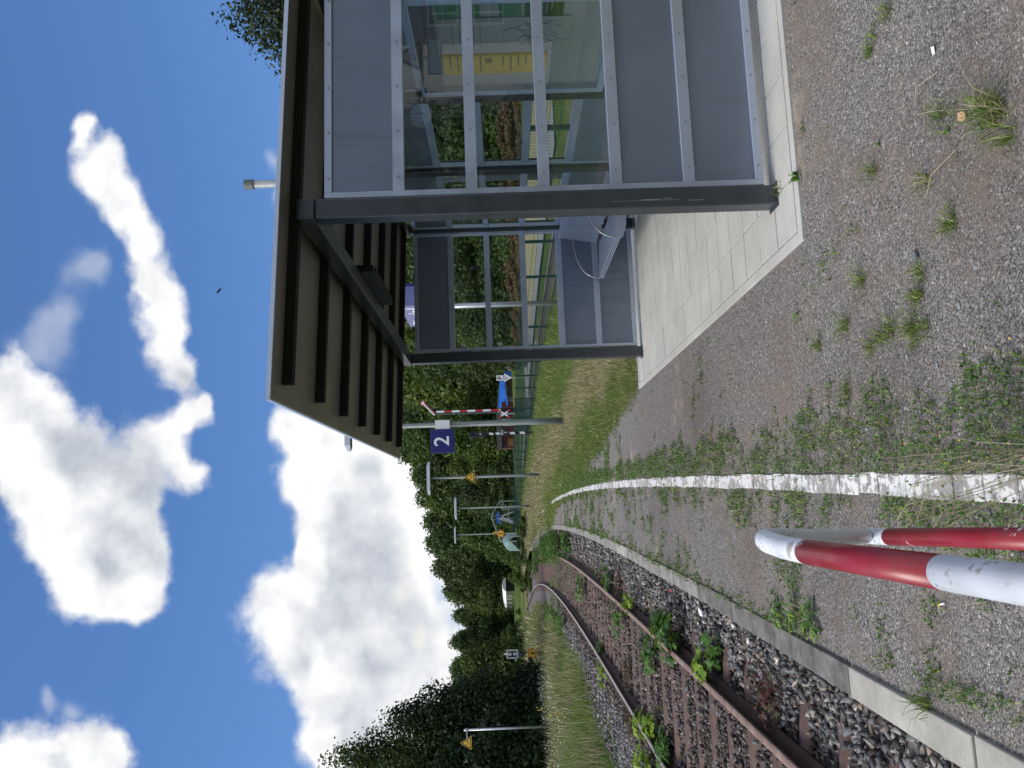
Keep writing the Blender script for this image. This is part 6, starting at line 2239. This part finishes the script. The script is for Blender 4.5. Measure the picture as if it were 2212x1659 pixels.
# broad leaved rosettes at the platform edge
def rosette(x, y, r, n, label, seed, mat=None):
    g = random.Random(seed)
    mb = MB()
    for k in range(n):
        a = 6.283 * k / n + g.uniform(-0.3, 0.3)
        L = r * g.uniform(0.7, 1.15)
        d = Vector((math.cos(a), math.sin(a), 0))
        s = Vector((-d.y, d.x, 0)) * L * 0.13
        o_ = Vector((x, y, 0.006))
        up = Vector((0, 0, 1))
        z1, z2 = g.uniform(0.02, 0.05), g.uniform(0.0, 0.05)
        mb.face([o_, o_ + d * L * 0.3 + s * 0.7 + up * z1, o_ + d * L * 0.45 + s * 0.5 + up * z1, o_ + d * L * 0.6 + s + up * z1, o_ + d * L * 0.8 + s * 0.6 + up * z2, o_ + d * L + up * z2,
                 o_ + d * L * 0.8 - s * 0.6 + up * z2, o_ + d * L * 0.6 - s + up * z1, o_ + d * L * 0.45 - s * 0.5 + up * z1, o_ + d * L * 0.3 - s * 0.7 + up * z1])
    return tag(mb.build('rosette', mat or M['clover']), label, 'plant')


rosette(-0.63, 4.22, 0.13, 11, 'dark jagged leaf rosette nearest on the grit by the platform edge', 1)
rosette(-0.66, 4.74, 0.11, 9, 'star shaped leaf rosette farther along the platform edge', 2)
rosette(-0.62, 4.50, 0.12, 8, 'middle leaf rosette of three by the platform edge', 3)
rosette(1.62, 3.86, 0.05, 7, 'tiny rosette in the joint of the shelter floor edge', 4)

# ------------------------------------------------------------------ litter
def litter(name, label, cat, mb, mat, bevel=0.0):
    return tag(mb.build(name, mat, bevel=bevel), label, cat)


bt = empty('cigarette_end', (-0.393, 2.939, 0), 'cigarette end with orange tip lying on the grit by the barrier', 'cigarette end')
MB().tube([(-0.402, 2.965, 0.008), (-0.397, 2.95, 0.008)], 0.004, 8).build('filter', M['yellow'], bt)
MB().tube([(-0.397, 2.95, 0.008), (-0.390, 2.925, 0.0075)], 0.004, 8).build('paper', M['white'], bt)
litter('paper_scrap', 'white paper scrap on the bare grit at the right', 'litter', MB().face([(1.515, 2.57, 0.006), (1.54, 2.565, 0.01), (1.545, 2.582, 0.012), (1.517, 2.586, 0.006)]), M['white'])
litter('dead_leaf', 'pale tan dead leaf on the grit at the right', 'leaf', MB().face([(1.21, 2.44, 0.006), (1.235, 2.445, 0.012), (1.24, 2.47, 0.016), (1.222, 2.485, 0.01), (1.205, 2.465, 0.008)]), paint('tan_leaf', (0.42, 0.28, 0.15), 0.8))
litter('flat_stone', 'flat bluish grey stone chip on the open grit', 'stone', MB().prism([(0.86, 2.83, 0.002), (0.885, 2.835, 0.002), (0.892, 2.858, 0.002), (0.868, 2.866, 0.002), (0.852, 2.85, 0.002)], (0, 0, 0.014)), paint('blue_grey_slate', (0.12, 0.13, 0.14), 0.7), 0.003)
litter('flat_stone', 'dark blue stone chip beside the bright grass tuft', 'stone', MB().prism([(1.13, 2.37, 0.002), (1.155, 2.375, 0.002), (1.16, 2.40, 0.002), (1.135, 2.405, 0.002)], (0, 0, 0.012)), paint('dark_slate', (0.10, 0.12, 0.14), 0.7), 0.003)
g = random.Random(3)
sc_ = None
for k, (x, y) in enumerate(((0.37, 2.72), (0.30, 2.95), (0.33, 3.05), (0.45, 2.8), (0.52, 3.0), (0.62, 2.62), (0.41, 2.55), (-0.55, 3.6), (0.28, 3.4), (0.72, 2.5))):
    if sc_ is None:
        sc_ = litter('stone_chip', 'light blue grey stone chip among the weeds by the white line', 'stone', MB().prism([(-0.009, -0.004, 0.001), (0.010, -0.009, 0.001), (0.013, 0.002, 0.001), (0.0, 0.010, 0.001), (-0.010, 0.006, 0.001)], (0.002, 0.001, 0.004)), paint('light_slate', (0.22, 0.24, 0.25), 0.7), 0.002)
        sc_['group'] = 'light stone chips among the weeds'
        c = sc_
    else:
        c = sc_.copy()
        COL.objects.link(c)
    c.location = (x, y, 0)
    c.rotation_euler = (0, 0, g.uniform(0, 6))
litter('paper_scrap', 'crumpled white tissue lying on the ballast by a sleeper', 'litter', MB().prism([(-1.12, 8.10, -0.345), (-1.07, 8.12, -0.34), (-1.05, 8.22, -0.335), (-1.10, 8.25, -0.34), (-1.13, 8.18, -0.34)], (0.005, 0, 0.02)), M['white'], 0.004)
litter('red_scrap', 'small red plastic scrap lying on the ballast', 'litter', MB().prism([(-1.04, 9.6, -0.345), (-1.02, 9.6, -0.345), (-1.01, 9.72, -0.335), (-1.03, 9.72, -0.335)], (0, 0, 0.01)), M['red'])
